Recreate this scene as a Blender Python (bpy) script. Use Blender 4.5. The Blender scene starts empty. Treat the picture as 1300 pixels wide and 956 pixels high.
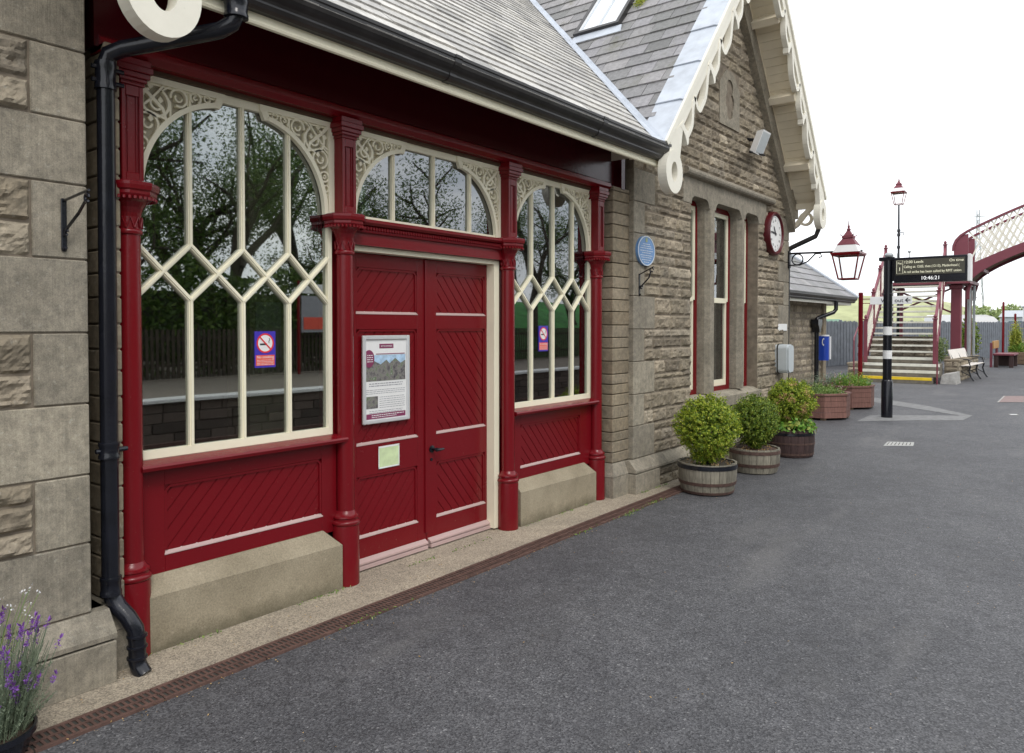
import bpy, math, random
from mathutils import Vector, Matrix, noise
PI = math.pi
R = math.radians
rnd = random.Random(7)
S = bpy.context.scene
COL = S.collection

# ------------------------------------------------------------------ materials
MATS = {}
def newmat(name):
    m = bpy.data.materials.new(name); m.use_nodes = True
    nt = m.node_tree
    b = nt.nodes['Principled BSDF']
    MATS[name] = m
    return m, nt, b
def N(nt, t, **k):
    n = nt.nodes.new(t)
    for a, v in k.items():
        if a.startswith('_'): n.inputs[a[1:].replace('_', ' ')].default_value = v
        else: setattr(n, a, v)
    return n
def ramp(nt, fac, stops, interp='LINEAR'):
    r = nt.nodes.new('ShaderNodeValToRGB'); r.color_ramp.interpolation = interp
    els = r.color_ramp.elements
    while len(els) < len(stops): els.new(0.5)
    for e, (p, c) in zip(els, stops):
        e.position = p; e.color = (c[0], c[1], c[2], 1)
    nt.links.new(fac, r.inputs['Fac']); return r.outputs['Color']
def mixc(nt, fac, a, b, mode='MIX'):
    m = nt.nodes.new('ShaderNodeMix'); m.data_type = 'RGBA'; m.blend_type = mode
    for sock, v in ((m.inputs[0], fac), (m.inputs[6], a), (m.inputs[7], b)):
        if isinstance(v, bpy.types.NodeSocket): nt.links.new(v, sock)
        elif isinstance(v, (int, float)): sock.default_value = v
        else: sock.default_value = (v[0], v[1], v[2], 1)
    return m.outputs[2]
def noise_t(nt, scale, detail=4, rough=0.6, vec=None, sc=None):
    n = nt.nodes.new('ShaderNodeTexNoise'); n.inputs['Scale'].default_value = scale
    n.inputs['Detail'].default_value = detail; n.inputs['Roughness'].default_value = rough
    co = nt.nodes.new('ShaderNodeNewGeometry')
    src = co.outputs['Position']
    if sc:
        mp = nt.nodes.new('ShaderNodeMapping'); mp.inputs['Scale'].default_value = sc
        nt.links.new(src, mp.inputs['Vector']); src = mp.outputs['Vector']
    nt.links.new(src, n.inputs['Vector'])
    return n.outputs['Fac']
def bump(nt, b, h, strength=0.3, dist=0.01):
    bp = nt.nodes.new('ShaderNodeBump'); bp.inputs['Strength'].default_value = strength
    bp.inputs['Distance'].default_value = dist
    nt.links.new(h, bp.inputs['Height']); nt.links.new(bp.outputs['Normal'], b.inputs['Normal'])
def island(nt): return nt.nodes.new('ShaderNodeNewGeometry').outputs['Random Per Island']
def lk(nt, a, b): nt.links.new(a, b)

def simple(name, col, rough=0.5, metal=0.0, var=0.15, scale=8, bs=0.15, bscale=60, dist=0.003, coat=0):
    m, nt, b = newmat(name)
    f = noise_t(nt, scale, 5)
    lo = [max(0, c * (1 - var)) for c in col]; hi = [min(1, c * (1 + var)) for c in col]
    c = ramp(nt, f, [(0.3, lo), (0.7, hi)])
    lk(nt, c, b.inputs['Base Color'])
    b.inputs['Roughness'].default_value = rough; b.inputs['Metallic'].default_value = metal
    if coat: b.inputs['Coat Weight'].default_value = coat; b.inputs['Coat Roughness'].default_value = 0.08
    if bs: bump(nt, b, noise_t(nt, bscale, 3), bs, dist)
    return m

def stone(name, stops, stain=(0.10, 0.09, 0.07), bsc=90, tool=False, lich=0.35, rough=0.9, bs=0.5):
    m, nt, b = newmat(name)
    base = ramp(nt, island(nt), stops)
    n1 = noise_t(nt, 3.0, 6, 0.7)
    n2 = noise_t(nt, 22, 6, 0.7)
    base = mixc(nt, 0.75, base, ramp(nt, n2, [(0.28, (0.45, 0.45, 0.44)), (0.72, (1.25, 1.22, 1.15))]), 'MULTIPLY')
    f = ramp(nt, n1, [(0.42, (0, 0, 0)), (0.75, (0.6, 0.6, 0.6))])
    base = mixc(nt, f, base, stain)
    if lich:
        l = ramp(nt, noise_t(nt, 34, 5, 0.65), [(0.60, (0, 0, 0)), (0.70, (lich, lich, lich))])
        base = mixc(nt, l, base, (0.50, 0.49, 0.43))
        l2 = ramp(nt, noise_t(nt, 5.5, 6, 0.75), [(0.57, (0, 0, 0)), (0.72, (lich * .6,) * 3)])
        base = mixc(nt, l2, base, (0.22, 0.21, 0.15))
    lk(nt, base, b.inputs['Base Color'])
    b.inputs['Roughness'].default_value = rough
    b.inputs['Specular IOR Level'].default_value = 0.25
    h = noise_t(nt, bsc, 8, 0.75)
    if tool:
        gr_ = ramp(nt, noise_t(nt, 190, 5, 0.85), [(0.30, (0.62, 0.61, 0.60)), (0.5, (1, 1, 1)), (0.72, (1.38, 1.37, 1.34))])
        base = mixc(nt, 1.0, base, gr_, 'MULTIPLY')
        cm_ = ramp(nt, noise_t(nt, 1.0, 3, 0.6, sc=(130, 130, 1.2)), [(0.35, (0.80, 0.80, 0.80)), (0.6, (1.08, 1.08, 1.08))])
        base = mixc(nt, 0.4, base, cm_, 'MULTIPLY')
        lk(nt, base, b.inputs['Base Color'])
        w = noise_t(nt, 1.0, 2, 0.5, sc=(130, 130, 2.0))
        a = nt.nodes.new('ShaderNodeMath'); a.operation = 'ADD'; lk(nt, h, a.inputs[0]); lk(nt, w, a.inputs[1]); h = a.outputs[0]
    bump(nt, b, h, bs, 0.006)
    return m

ST = [(0.0, (0.205, 0.172, 0.132)), (0.2, (0.37, 0.318, 0.240)), (0.45, (0.275, 0.234, 0.178)), (0.65, (0.44, 0.375, 0.29)), (0.85, (0.31, 0.272, 0.22)), (1.0, (0.50, 0.435, 0.34))]
M_rub = stone('rock_faced_sandstone', ST, bs=1.0, bsc=55)
AS = [(0.0, (0.285, 0.258, 0.212)), (0.35, (0.37, 0.335, 0.275)), (0.65, (0.31, 0.282, 0.235)), (1.0, (0.41, 0.37, 0.30))]
M_ash = stone('dressed_sandstone', AS, tool=True, bs=0.45)
M_ashw = stone('warm_dressed_sandstone', [(0, (0.24, 0.195, 0.14)), (0.3, (0.36, 0.30, 0.215)), (0.6, (0.29, 0.245, 0.185)), (0.8, (0.38, 0.32, 0.24)), (1, (0.25, 0.21, 0.155))], bs=0.9, bsc=45)
def mat_plinth():
    m, nt, b = newmat('plinth_stone')
    c = ramp(nt, noise_t(nt, 2.4, 5, 0.65), [(0.3, (0.25, 0.215, 0.155)), (0.7, (0.39, 0.34, 0.255))])
    fine = ramp(nt, noise_t(nt, 110, 6, 0.85), [(0.3, (0.60, 0.59, 0.57)), (0.7, (1.3, 1.29, 1.25))])
    c = mixc(nt, 1.0, c, fine, 'MULTIPLY')
    sp = ramp(nt, noise_t(nt, 12, 4, 0.7), [(0.66, (0, 0, 0)), (0.70, (0.45,) * 3)])
    c = mixc(nt, sp, c, (0.50, 0.43, 0.33))
    # damp algae stain rising from the ground
    g = nt.nodes.new('ShaderNodeNewGeometry'); sx = nt.nodes.new('ShaderNodeSeparateXYZ'); lk(nt, g.outputs['Position'], sx.inputs[0])
    a = nt.nodes.new('ShaderNodeMath'); a.operation = 'MULTIPLY_ADD'; lk(nt, noise_t(nt, 4, 5, 0.7), a.inputs[0]); a.inputs[1].default_value = -0.30; lk(nt, sx.outputs['Z'], a.inputs[2])
    st = ramp(nt, a.outputs[0], [(0.0, (0.75,) * 3), (0.03, (0.0,) * 3)])
    mr = nt.nodes.new('ShaderNodeMapRange'); mr.inputs['From Min'].default_value = -0.16; mr.inputs['From Max'].default_value = -0.05; mr.inputs['To Min'].default_value = 0.65; mr.inputs['To Max'].default_value = 0
    lk(nt, a.outputs[0], mr.inputs['Value'])
    c = mixc(nt, mr.outputs[0], c, (0.075, 0.068, 0.042))
    lk(nt, c, b.inputs['Base Color']); b.inputs['Roughness'].default_value = 0.92; b.inputs['Specular IOR Level'].default_value = 0.2
    bump(nt, b, noise_t(nt, 110, 6, 0.75), 0.6, 0.005); return m
M_plin = mat_plinth()
M_mort = simple('mortar', (0.20, 0.165, 0.125), 0.95, var=0.3, scale=12, bs=0.6, bscale=120)

def paint(name, col, rough=0.3, dirt=0.12, coat=0.0):
    m, nt, b = newmat(name)
    n1 = noise_t(nt, 2.2, 6, 0.7); n2 = noise_t(nt, 40, 4, 0.7)
    c = mixc(nt, ramp(nt, n1, [(0.35, (0, 0, 0)), (0.75, (0.5, 0.5, 0.5))]), col, [x * 0.78 for x in col])
    c = mixc(nt, ramp(nt, n2, [(0.66, (0, 0, 0)), (0.74, (dirt, dirt, dirt))]), c, (0.25, 0.2, 0.15))
    lk(nt, c, b.inputs['Base Color'])
    rr = nt.nodes.new('ShaderNodeMapRange'); rr.inputs['To Min'].default_value = rough * 0.7; rr.inputs['To Max'].default_value = rough * 1.5
    lk(nt, n1, rr.inputs['Value']); lk(nt, rr.outputs[0], b.inputs['Roughness'])
    b.inputs['Coat Weight'].default_value = coat
    b.inputs['Specular IOR Level'].default_value = 0.38
    bump(nt, b, noise_t(nt, 26, 6, 0.7), 0.38, 0.003)
    return m
M_red = paint('maroon_paint', (0.170, 0.0048, 0.0095), 0.22, dirt=0.22)
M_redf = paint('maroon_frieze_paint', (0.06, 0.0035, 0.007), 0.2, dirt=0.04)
M_pink = paint('worn_sheen_maroon_paint', (0.50, 0.36, 0.34), 0.5, dirt=0.5)  # worn on the weather bars; on ledges the pale pink paints sky sheen
M_redb = paint('haze_paled_maroon_metal', (0.20, 0.05, 0.068), 0.45, dirt=0.3)  # maroon lightened so the washed-out haze sits in the colour
M_cream = paint('cream_paint', (0.90, 0.85, 0.66), 0.4, dirt=0.10)
M_white = paint('white_cream_paint', (0.84, 0.81, 0.70), 0.4, dirt=0.15)
M_soff = paint('soffit_paint', (0.84, 0.76, 0.60), 0.5, dirt=0.1)
M_blk = simple('black_iron', (0.008, 0.009, 0.014), 0.2, var=0.3, bs=0.25, bscale=50)
M_gut = simple('black_gutter_iron', (0.022, 0.020, 0.020), 0.38, var=0.5, scale=5, bs=0.25, bscale=30)
M_rust = simple('rusty_iron', (0.105, 0.058, 0.046), 0.75, var=0.35, scale=20, bs=0.4)
M_lead = simple('lead_sheet', (0.50, 0.54, 0.60), 0.5, var=0.15, scale=6, bs=0.2, bscale=25)
def mat_conc():
    m, nt, b = newmat('threshold_concrete')
    c = ramp(nt, noise_t(nt, 1.7, 6, 0.7), [(0.32, (0.27, 0.235, 0.185)), (0.68, (0.42, 0.36, 0.28))])
    v = nt.nodes.new('ShaderNodeTexVoronoi'); v.inputs['Scale'].default_value = 150
    g = nt.nodes.new('ShaderNodeNewGeometry'); lk(nt, g.outputs['Position'], v.inputs['Vector'])
    c = mixc(nt, 1.0, c, ramp(nt, v.outputs['Color'], [(0.1, (0.55, 0.54, 0.52)), (0.5, (1, 1, 1)), (0.95, (1.45, 1.42, 1.36))]), 'MULTIPLY')
    c = mixc(nt, ramp(nt, noise_t(nt, 7, 6, 0.75), [(0.55, (0, 0, 0)), (0.72, (0.5,) * 3)]), c, (0.15, 0.125, 0.095))
    lk(nt, c, b.inputs['Base Color']); b.inputs['Roughness'].default_value = 0.92
    bump(nt, b, v.outputs['Distance'], 0.7, 0.004); return m
M_conc = mat_conc()
M_cgrey = simple('grey_concrete', (0.36, 0.35, 0.33), 0.9, var=0.25, scale=10, bs=0.5, bscale=120)
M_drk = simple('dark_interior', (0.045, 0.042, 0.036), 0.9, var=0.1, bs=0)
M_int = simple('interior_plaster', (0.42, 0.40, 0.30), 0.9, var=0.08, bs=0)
M_green = simple('reflection_green_panel', (0.03, 0.17, 0.06), 0.6, var=0.3, scale=3, bs=0)  # reflected green of the right window is put into this colour
M_grey = simple('grey_plastic', (0.50, 0.54, 0.56), 0.45, var=0.06, bs=0)
M_wht = simple('white_board', (0.80, 0.80, 0.79), 0.45, var=0.04, bs=0)
M_alu = simple('silver_frame', (0.66, 0.67, 0.68), 0.35, metal=0.3, var=0.05, bs=0)
M_ppl = simple('sign_purple_blue', (0.055, 0.035, 0.42), 0.4, var=0.05, bs=0)
M_sred = simple('sign_red', (0.72, 0.035, 0.045), 0.4, var=0.05, bs=0)
M_sor = simple('sign_orange_red', (0.78, 0.10, 0.06), 0.4, var=0.05, bs=0)
M_blue = simple('help_point_blue', (0.015, 0.055, 0.38), 0.35, var=0.05, bs=0)
M_plq = simple('plaque_blue', (0.13, 0.27, 0.52), 0.4, var=0.1, bs=0.1)
M_plw = simple('plaque_lettering', (0.62, 0.68, 0.74), 0.4, var=0.05, bs=0)
M_wine = simple('wine_ink', (0.22, 0.035, 0.10), 0.5, var=0.05, bs=0)
M_ink = simple('grey_ink', (0.30, 0.30, 0.33), 0.5, var=0.1, bs=0)
M_dink = simple('dark_ink', (0.02, 0.02, 0.03), 0.5, var=0.1, bs=0)
M_note = simple('pale_green_paper', (0.60, 0.72, 0.42), 0.7, var=0.12, scale=20, bs=0)
M_yel = simple('yellow_nosing', (0.80, 0.55, 0.02), 0.6, var=0.12, bs=0.1)
M_nos = simple('white_nosing', (0.72, 0.71, 0.62), 0.7, var=0.12, bs=0.1)
M_step = simple('step_riser', (0.17, 0.15, 0.115), 0.85, var=0.3, bs=0.3)
M_fen = simple('grey_fence', (0.16, 0.175, 0.20), 0.7, var=0.2, scale=5, bs=0)
M_soil = simple('potting_soil', (0.05, 0.032, 0.02), 1.0, var=0.5, scale=60, bs=1.0, bscale=90, dist=0.01)
M_wood = simple('bench_wood', (0.75, 0.70, 0.64), 0.5, var=0.1, bs=0.2)
M_bark = simple('bark', (0.055, 0.042, 0.03), 0.95, var=0.4, scale=6, bs=0.8, bscale=20, dist=0.02)
M_grass = simple('grass_bank', (0.16, 0.20, 0.045), 0.95, var=0.3, scale=0.4, bs=0.5, bscale=3, dist=0.1)
M_glz = simple('lamp_glass_frosted', (0.85, 0.85, 0.85), 0.2, var=0.0, bs=0)
M_tan = simple('orange_board', (0.55, 0.28, 0.06), 0.6, var=0.2, bs=0)
M_carw = simple('white_car_paint', (0.78, 0.79, 0.80), 0.25, var=0.02, bs=0)
M_carg = simple('green_car_paint', (0.35, 0.55, 0.42), 0.25, var=0.02, bs=0)
M_tyre = simple('tyre_rubber', (0.02, 0.02, 0.02), 0.8, var=0.1, bs=0)
M_carglass = simple('dark_car_glass', (0.10, 0.16, 0.18), 0.08, var=0.05, bs=0)
M_galv = simple('galvanised_steel', (0.42, 0.44, 0.45), 0.5, metal=0.5, var=0.1, bs=0)
M_ball = simple('ballast', (0.14, 0.115, 0.095), 0.95, var=0.5, scale=25, bs=1.0, bscale=25, dist=0.05)

def mat_slate(name, a, b_, c, moss=0.5):
    m, nt, b = newmat(name)
    base = ramp(nt, island(nt), [(0, a), (0.3, b_), (0.6, c), (0.8, [x * 0.8 for x in b_]), (1, [x * 1.15 for x in a])])
    base = mixc(nt, 0.8, base, ramp(nt, noise_t(nt, 26, 6, 0.75), [(0.3, (0.6, 0.6, 0.6)), (0.7, (1.25, 1.25, 1.25))]), 'MULTIPLY')
    f = ramp(nt, noise_t(nt, 2.6, 6, 0.75), [(0.56, (0, 0, 0)), (0.70, (moss,) * 3)])
    base = mixc(nt, f, base, (0.10, 0.10, 0.04))
    f = ramp(nt, noise_t(nt, 9, 6, 0.75), [(0.62, (0, 0, 0)), (0.68, (0.5,) * 3)])
    base = mixc(nt, f, base, (0.42, 0.42, 0.38))
    lk(nt, base, b.inputs['Base Color']); b.inputs['Roughness'].default_value = 0.62
    bump(nt, b, noise_t(nt, 40, 6, 0.7), 0.5, 0.004)
    return m
M_slate = mat_slate('grey_slate', (0.29, 0.282, 0.295), (0.19, 0.19, 0.185), (0.35, 0.335, 0.34))
M_slatew = mat_slate('pale_sheen_slate', (0.55, 0.53, 0.49), (0.42, 0.41, 0.395), (0.64, 0.62, 0.58), 0.3)  # main roof slate; grazing sky reflection is put into this paler colour

def mat_asphalt():
    m, nt, b = newmat('asphalt')
    v = nt.nodes.new('ShaderNodeTexVoronoi'); v.inputs['Scale'].default_value = 135
    g = nt.nodes.new('ShaderNodeNewGeometry'); lk(nt, g.outputs['Position'], v.inputs['Vector'])
    gr = ramp(nt, v.outputs['Color'], [(0.05, (0.032, 0.0325, 0.037)), (0.5, (0.082, 0.083, 0.089)), (0.88, (0.145, 0.146, 0.153)), (0.99, (0.30, 0.30, 0.30))])
    big = ramp(nt, noise_t(nt, 0.9, 6, 0.7), [(0.3, (0.72, 0.72, 0.74)), (0.7, (1.22, 1.21, 1.20))])
    c = mixc(nt, 1.0, gr, big, 'MULTIPLY')
    mid = ramp(nt, noise_t(nt, 9, 5, 0.7), [(0.35, (0.82, 0.82, 0.82)), (0.65, (1.12, 1.12, 1.12))])
    c = mixc(nt, 1.0, c, mid, 'MULTIPLY')
    sp = ramp(nt, noise_t(nt, 55, 2, 0.5), [(0.77, (0, 0, 0)), (0.79, (0.6,) * 3)])
    c = mixc(nt, sp, c, (0.33, 0.31, 0.27))
    st = ramp(nt, noise_t(nt, 1.0, 6, 0.8, sc=(1.6, .45, 1)), [(0.52, (0, 0, 0)), (0.70, (0.35,) * 3)])
    c = mixc(nt, st, c, (0.062, 0.060, 0.060))
    st = ramp(nt, noise_t(nt, 0.55, 4, 0.6, sc=(2.2, .5, 1)), [(0.55, (0, 0, 0)), (0.70, (0.35,) * 3)])
    c = mixc(nt, st, c, (0.19, 0.185, 0.18))
    lk(nt, c, b.inputs['Base Color']); b.inputs['Roughness'].default_value = 0.68
    b.inputs['Specular IOR Level'].default_value = 0.45
    bump(nt, b, v.outputs['Distance'], 0.8, 0.003)
    return m
M_asp = mat_asphalt()

def mat_leaf(name, stops, tr=0.25):
    m, nt, b = newmat(name)
    c = ramp(nt, island(nt), stops)
    lk(nt, c, b.inputs['Base Color']); b.inputs['Roughness'].default_value = 0.55
    t = nt.nodes.new('ShaderNodeBsdfTranslucent'); lk(nt, c, t.inputs['Color'])
    mx = nt.nodes.new('ShaderNodeMixShader'); mx.inputs[0].default_value = tr
    lk(nt, b.outputs[0], mx.inputs[1]); lk(nt, t.outputs[0], mx.inputs[2])
    lk(nt, mx.outputs[0], nt.nodes['Material Output'].inputs['Surface'])
    return m
M_box = mat_leaf('box_leaves', [(0, (0.06, 0.13, 0.012)), (0.4, (0.23, 0.33, 0.022)), (0.8, (0.42, 0.50, 0.04)), (1, (0.58, 0.56, 0.09))])
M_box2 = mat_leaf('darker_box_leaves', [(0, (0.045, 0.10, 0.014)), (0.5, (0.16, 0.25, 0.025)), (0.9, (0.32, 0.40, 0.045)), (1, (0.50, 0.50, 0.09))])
M_gold = mat_leaf('golden_leaves', [(0, (0.11, 0.19, 0.02)), (0.5, (0.33, 0.38, 0.04)), (1, (0.52, 0.50, 0.08))])
M_tanl = mat_leaf('scorched_leaves', [(0, (0.42, 0.27, 0.10)), (1, (0.62, 0.42, 0.20))])
M_ivy = mat_leaf('broad_green_leaves', [(0, (0.07, 0.20, 0.02)), (0.6, (0.18, 0.36, 0.04)), (1, (0.45, 0.45, 0.10))])
M_flw = mat_leaf('mixed_flowers', [(0, (0.6, 0.6, 0.5)), (0.4, (0.55, 0.12, 0.12)), (0.7, (0.6, 0.45, 0.3)), (1, (0.7, 0.7, 0.6))])
M_herb = mat_leaf('herb_leaves', [(0, (0.06, 0.13, 0.03)), (0.6, (0.18, 0.30, 0.05)), (1, (0.34, 0.40, 0.14))])
M_gry = mat_leaf('grey_green_leaves', [(0, (0.10, 0.14, 0.09)), (1, (0.30, 0.36, 0.24))])
M_lav = mat_leaf('purple_petals', [(0, (0.10, 0.03, 0.16)), (0.5, (0.22, 0.07, 0.40)), (1, (0.36, 0.16, 0.60))])
M_wfl = mat_leaf('white_petals', [(0, (0.7, 0.7, 0.75)), (1, (0.85, 0.85, 0.85))])
M_tree = mat_leaf('tree_leaves', [(0, (0.03, 0.065, 0.012)), (0.6, (0.085, 0.15, 0.025)), (1, (0.17, 0.24, 0.05))], 0.4)
M_ftree = mat_leaf('hazed_distant_leaves', [(0, (0.20, 0.28, 0.10)), (1, (0.42, 0.48, 0.22))])  # leaf greens paled to carry distance haze

def mat_stave(name, col):
    m, nt, b = newmat(name)
    c = ramp(nt, island(nt), [(0, [x * 0.65 for x in col]), (0.5, col), (1, [x * 1.3 for x in col])])
    g = ramp(nt, noise_t(nt, 1, 5, 0.7, sc=(60, 60, 5)), [(0.3, (0.55, 0.55, 0.55)), (0.7, (1.2, 1.2, 1.2))])
    c = mixc(nt, 1.0, c, g, 'MULTIPLY')
    lk(nt, c, b.inputs['Base Color']); b.inputs['Roughness'].default_value = 0.8
    bump(nt, b, noise_t(nt, 1, 5, 0.7, sc=(90, 90, 6)), 0.5, 0.004)
    return m
M_stave = mat_stave('weathered_oak', (0.23, 0.21, 0.165))
M_staved = mat_stave('dark_stained_oak', (0.055, 0.030, 0.028))
M_hoop = simple('rusted_hoop', (0.085, 0.048, 0.038), 0.7, var=0.4, scale=25, bs=0.4)
M_plank = mat_stave('red_stained_timber', (0.185, 0.09, 0.072))
M_pbrown = mat_stave('brown_timber', (0.16, 0.11, 0.07))
M_boards = mat_stave('opposite_wall_stone', (0.12, 0.09, 0.075))

def mat_glass():
    m, nt, b = newmat('window_glass')
    nt.nodes.remove(b)
    tr = N(nt, 'ShaderNodeBsdfTransparent'); tr.inputs['Color'].default_value = (0.72, 0.76, 0.70, 1)
    gl = N(nt, 'ShaderNodeBsdfGlossy'); gl.inputs['Roughness'].default_value = 0.015
    gl.inputs['Color'].default_value = (0.95, 0.98, 1, 1)
    bp = N(nt, 'ShaderNodeBump'); bp.inputs['Strength'].default_value = 0.012; bp.inputs['Distance'].default_value = 0.02
    lk(nt, noise_t(nt, 2.5, 0, 0.5), bp.inputs['Height']); lk(nt, bp.outputs[0], gl.inputs['Normal'])
    fr = N(nt, 'ShaderNodeFresnel'); fr.inputs['IOR'].default_value = 1.5
    mr = N(nt, 'ShaderNodeMapRange'); mr.inputs['From Min'].default_value = 0; mr.inputs['From Max'].default_value = 1
    mr.inputs['To Min'].default_value = 0.20; mr.inputs['To Max'].default_value = 1.0
    lk(nt, fr.outputs[0], mr.inputs['Value'])
    mx = N(nt, 'ShaderNodeMixShader'); lk(nt, mr.outputs[0], mx.inputs[0])
    lk(nt, tr.outputs[0], mx.inputs[1]); lk(nt, gl.outputs[0], mx.inputs[2])
    lk(nt, mx.outputs[0], nt.nodes['Material Output'].inputs['Surface'])
    return m
M_glass = mat_glass()
def mat_lampglass():
    m, nt, b = newmat('lamp_glass'); nt.nodes.remove(b)
    tr = N(nt, 'ShaderNodeBsdfTransparent'); tr.inputs['Color'].default_value = (0.97, 0.97, 0.97, 1)
    gl = N(nt, 'ShaderNodeBsdfGlossy'); gl.inputs['Roughness'].default_value = 0.05
    mx = N(nt, 'ShaderNodeMixShader'); mx.inputs[0].default_value = 0.08
    lk(nt, tr.outputs[0], mx.inputs[1]); lk(nt, gl.outputs[0], mx.inputs[2]); lk(nt, mx.outputs[0], nt.nodes['Material Output'].inputs['Surface'])
    return m
M_lgl = mat_lampglass()
def mat_emit(name, col, s):
    m, nt, b = newmat(name)
    b.inputs['Base Color'].default_value = (*col, 1)
    b.inputs['Emission Color'].default_value = (*col, 1); b.inputs['Emission Strength'].default_value = s
    return m
M_led = mat_emit('display_lettering', (0.80, 0.78, 0.58), 0.35)
M_ledw = mat_emit('display_clock_digits', (0.85, 0.85, 0.85), 0.5)
M_scr = simple('display_screen', (0.075, 0.07, 0.05), 0.5, var=0.05, bs=0)
def mat_photo():
    m, nt, b = newmat('printed_photograph')
    f = noise_t(nt, 30, 5, 0.7)
    c = ramp(nt, f, [(0.3, (0.04, 0.035, 0.05)), (0.45, (0.16, 0.15, 0.15)), (0.55, (0.25, 0.24, 0.22)), (0.62, (0.10, 0.16, 0.07)), (0.72, (0.5, 0.5, 0.5))])
    lk(nt, c, b.inputs['Base Color']); b.inputs['Roughness'].default_value = 0.25
    return m
M_photo = mat_photo()
M_psky = simple('printed_sky', (0.42, 0.58, 0.75), 0.25, var=0.25, scale=30, bs=0)
M_curt = simple('net_curtain', (0.62, 0.66, 0.75), 0.9, var=0.15, scale=20, bs=0)

# ------------------------------------------------------------------ mesh builder
class MB:
    def __init__(s): s.v = []; s.f = []; s.map = None
    def av(s, p):
        s.v.append(tuple(s.map(p)) if s.map else tuple(p)); return len(s.v) - 1
    def box(s, x0, x1, y0, y1, z0, z1, sk=None):
        P = [(x0, y0, z0), (x1, y0, z0), (x1, y1, z0), (x0, y1, z0), (x0, y0, z1), (x1, y0, z1), (x1, y1, z1), (x0, y1, z1)]
        return s.hexa(P)
    def hexa(s, P):
        i = [s.av(p) for p in P]
        for a in ((0, 3, 2, 1), (4, 5, 6, 7), (0, 1, 5, 4), (1, 2, 6, 5), (2, 3, 7, 6), (3, 0, 4, 7)):
            s.f.append(tuple(i[k] for k in a))
        return s
    def bbox(s, x0, x1, y0, y1, z0, z1, c=0.004):
        # box with chamfered edges
        pts = []
        X = (x0, x1); Y = (y0, y1); Z = (z0, z1); idx = {}
        for a in (0, 1):
            for b in (0, 1):
                for d in (0, 1):
                    sx = c if a == 0 else -c; sy = c if b == 0 else -c; sz = c if d == 0 else -c
                    x, y, z = X[a], Y[b], Z[d]
                    idx[(a, b, d, 0)] = s.av((x, y + sy, z + sz)); idx[(a, b, d, 1)] = s.av((x + sx, y, z + sz)); idx[(a, b, d, 2)] = s.av((x + sx, y + sy, z))
        q = lambda *k: s.f.append(tuple(idx[i] for i in k))
        for a in (0, 1):
            q((a, 0, 0, 0), (a, 1, 0, 0), (a, 1, 1, 0), (a, 0, 1, 0))
            q((0, a, 0, 1), (1, a, 0, 1), (1, a, 1, 1), (0, a, 1, 1))
            q((0, 0, a, 2), (1, 0, a, 2), (1, 1, a, 2), (0, 1, a, 2))
            for b in (0, 1):
                q((a, b, 0, 0), (a, b, 1, 0), (a, b, 1, 1), (a, b, 0, 1))
                q((a, 0, b, 0), (a, 1, b, 0), (a, 1, b, 2), (a, 0, b, 2))
                q((0, a, b, 1), (1, a, b, 1), (1, a, b, 2), (0, a, b, 2))
                for d in (0, 1): q((a, b, d, 0), (a, b, d, 1), (a, b, d, 2))
        return s
    def prism(s, poly, fn, h0, h1):
        # poly: 2D outline, fn(a,b,h)->3D
        n = len(poly)
        A = [s.av(fn(a, b, h0)) for a, b in poly]; B = [s.av(fn(a, b, h1)) for a, b in poly]
        s.f.append(tuple(reversed(A))); s.f.append(tuple(B))
        for i in range(n):
            j = (i + 1) % n; s.f.append((A[i], A[j], B[j], B[i]))
        return s
    def strip(s, pts, w, fn, h0, h1, closed=False):
        # band of width w following 2D polyline, extruded h0..h1
        n = len(pts); L = []; Rr = []
        for i, (a, b) in enumerate(pts):
            if closed: p, q = pts[i - 1], pts[(i + 1) % n]
            else: p, q = pts[max(0, i - 1)], pts[min(n - 1, i + 1)]
            dx, dy = q[0] - p[0], q[1] - p[1]; l = math.hypot(dx, dy) or 1
            ww = w(i / (n - 1)) if callable(w) else w
            nx, ny = -dy / l * ww / 2, dx / l * ww / 2
            L.append((a + nx, b + ny)); Rr.append((a - nx, b - ny))
        q4 = []
        for i in range(n):
            q4.append([s.av(fn(*L[i], h1)), s.av(fn(*Rr[i], h1)), s.av(fn(*Rr[i], h0)), s.av(fn(*L[i], h0))])
        m = n if closed else n - 1
        for i in range(m):
            a, b = q4[i], q4[(i + 1) % n]
            for k in range(4): s.f.append((a[k], a[(k + 1) % 4], b[(k + 1) % 4], b[k]))
        if not closed:
            s.f.append(tuple(reversed(q4[0]))); s.f.append(tuple(q4[-1]))
        return s
    def tube(s, pts, r, n=10, cap=True):
        pts = [Vector(p) for p in pts]; rings = []
        up = None
        for i, p in enumerate(pts):
            d = (pts[min(i + 1, len(pts) - 1)] - pts[max(i - 1, 0)]).normalized()
            if up is None:
                up = Vector((0, 0, 1)) if abs(d.z) < 0.9 else Vector((1, 0, 0))
            a = d.cross(up).normalized(); up = a.cross(d).normalized()
            rr = r(i / max(1, len(pts) - 1)) if callable(r) else (r[i] if isinstance(r, (list, tuple)) else r)
            rings.append([s.av(p + (a * math.cos(2 * PI * k / n) + up * math.sin(2 * PI * k / n)) * rr) for k in range(n)])
        for A, B in zip(rings, rings[1:]):
            for k in range(n): s.f.append((A[k], A[(k + 1) % n], B[(k + 1) % n], B[k]))
        if cap: s.f.append(tuple(reversed(rings[0]))); s.f.append(tuple(rings[-1]))
        return s
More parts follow.
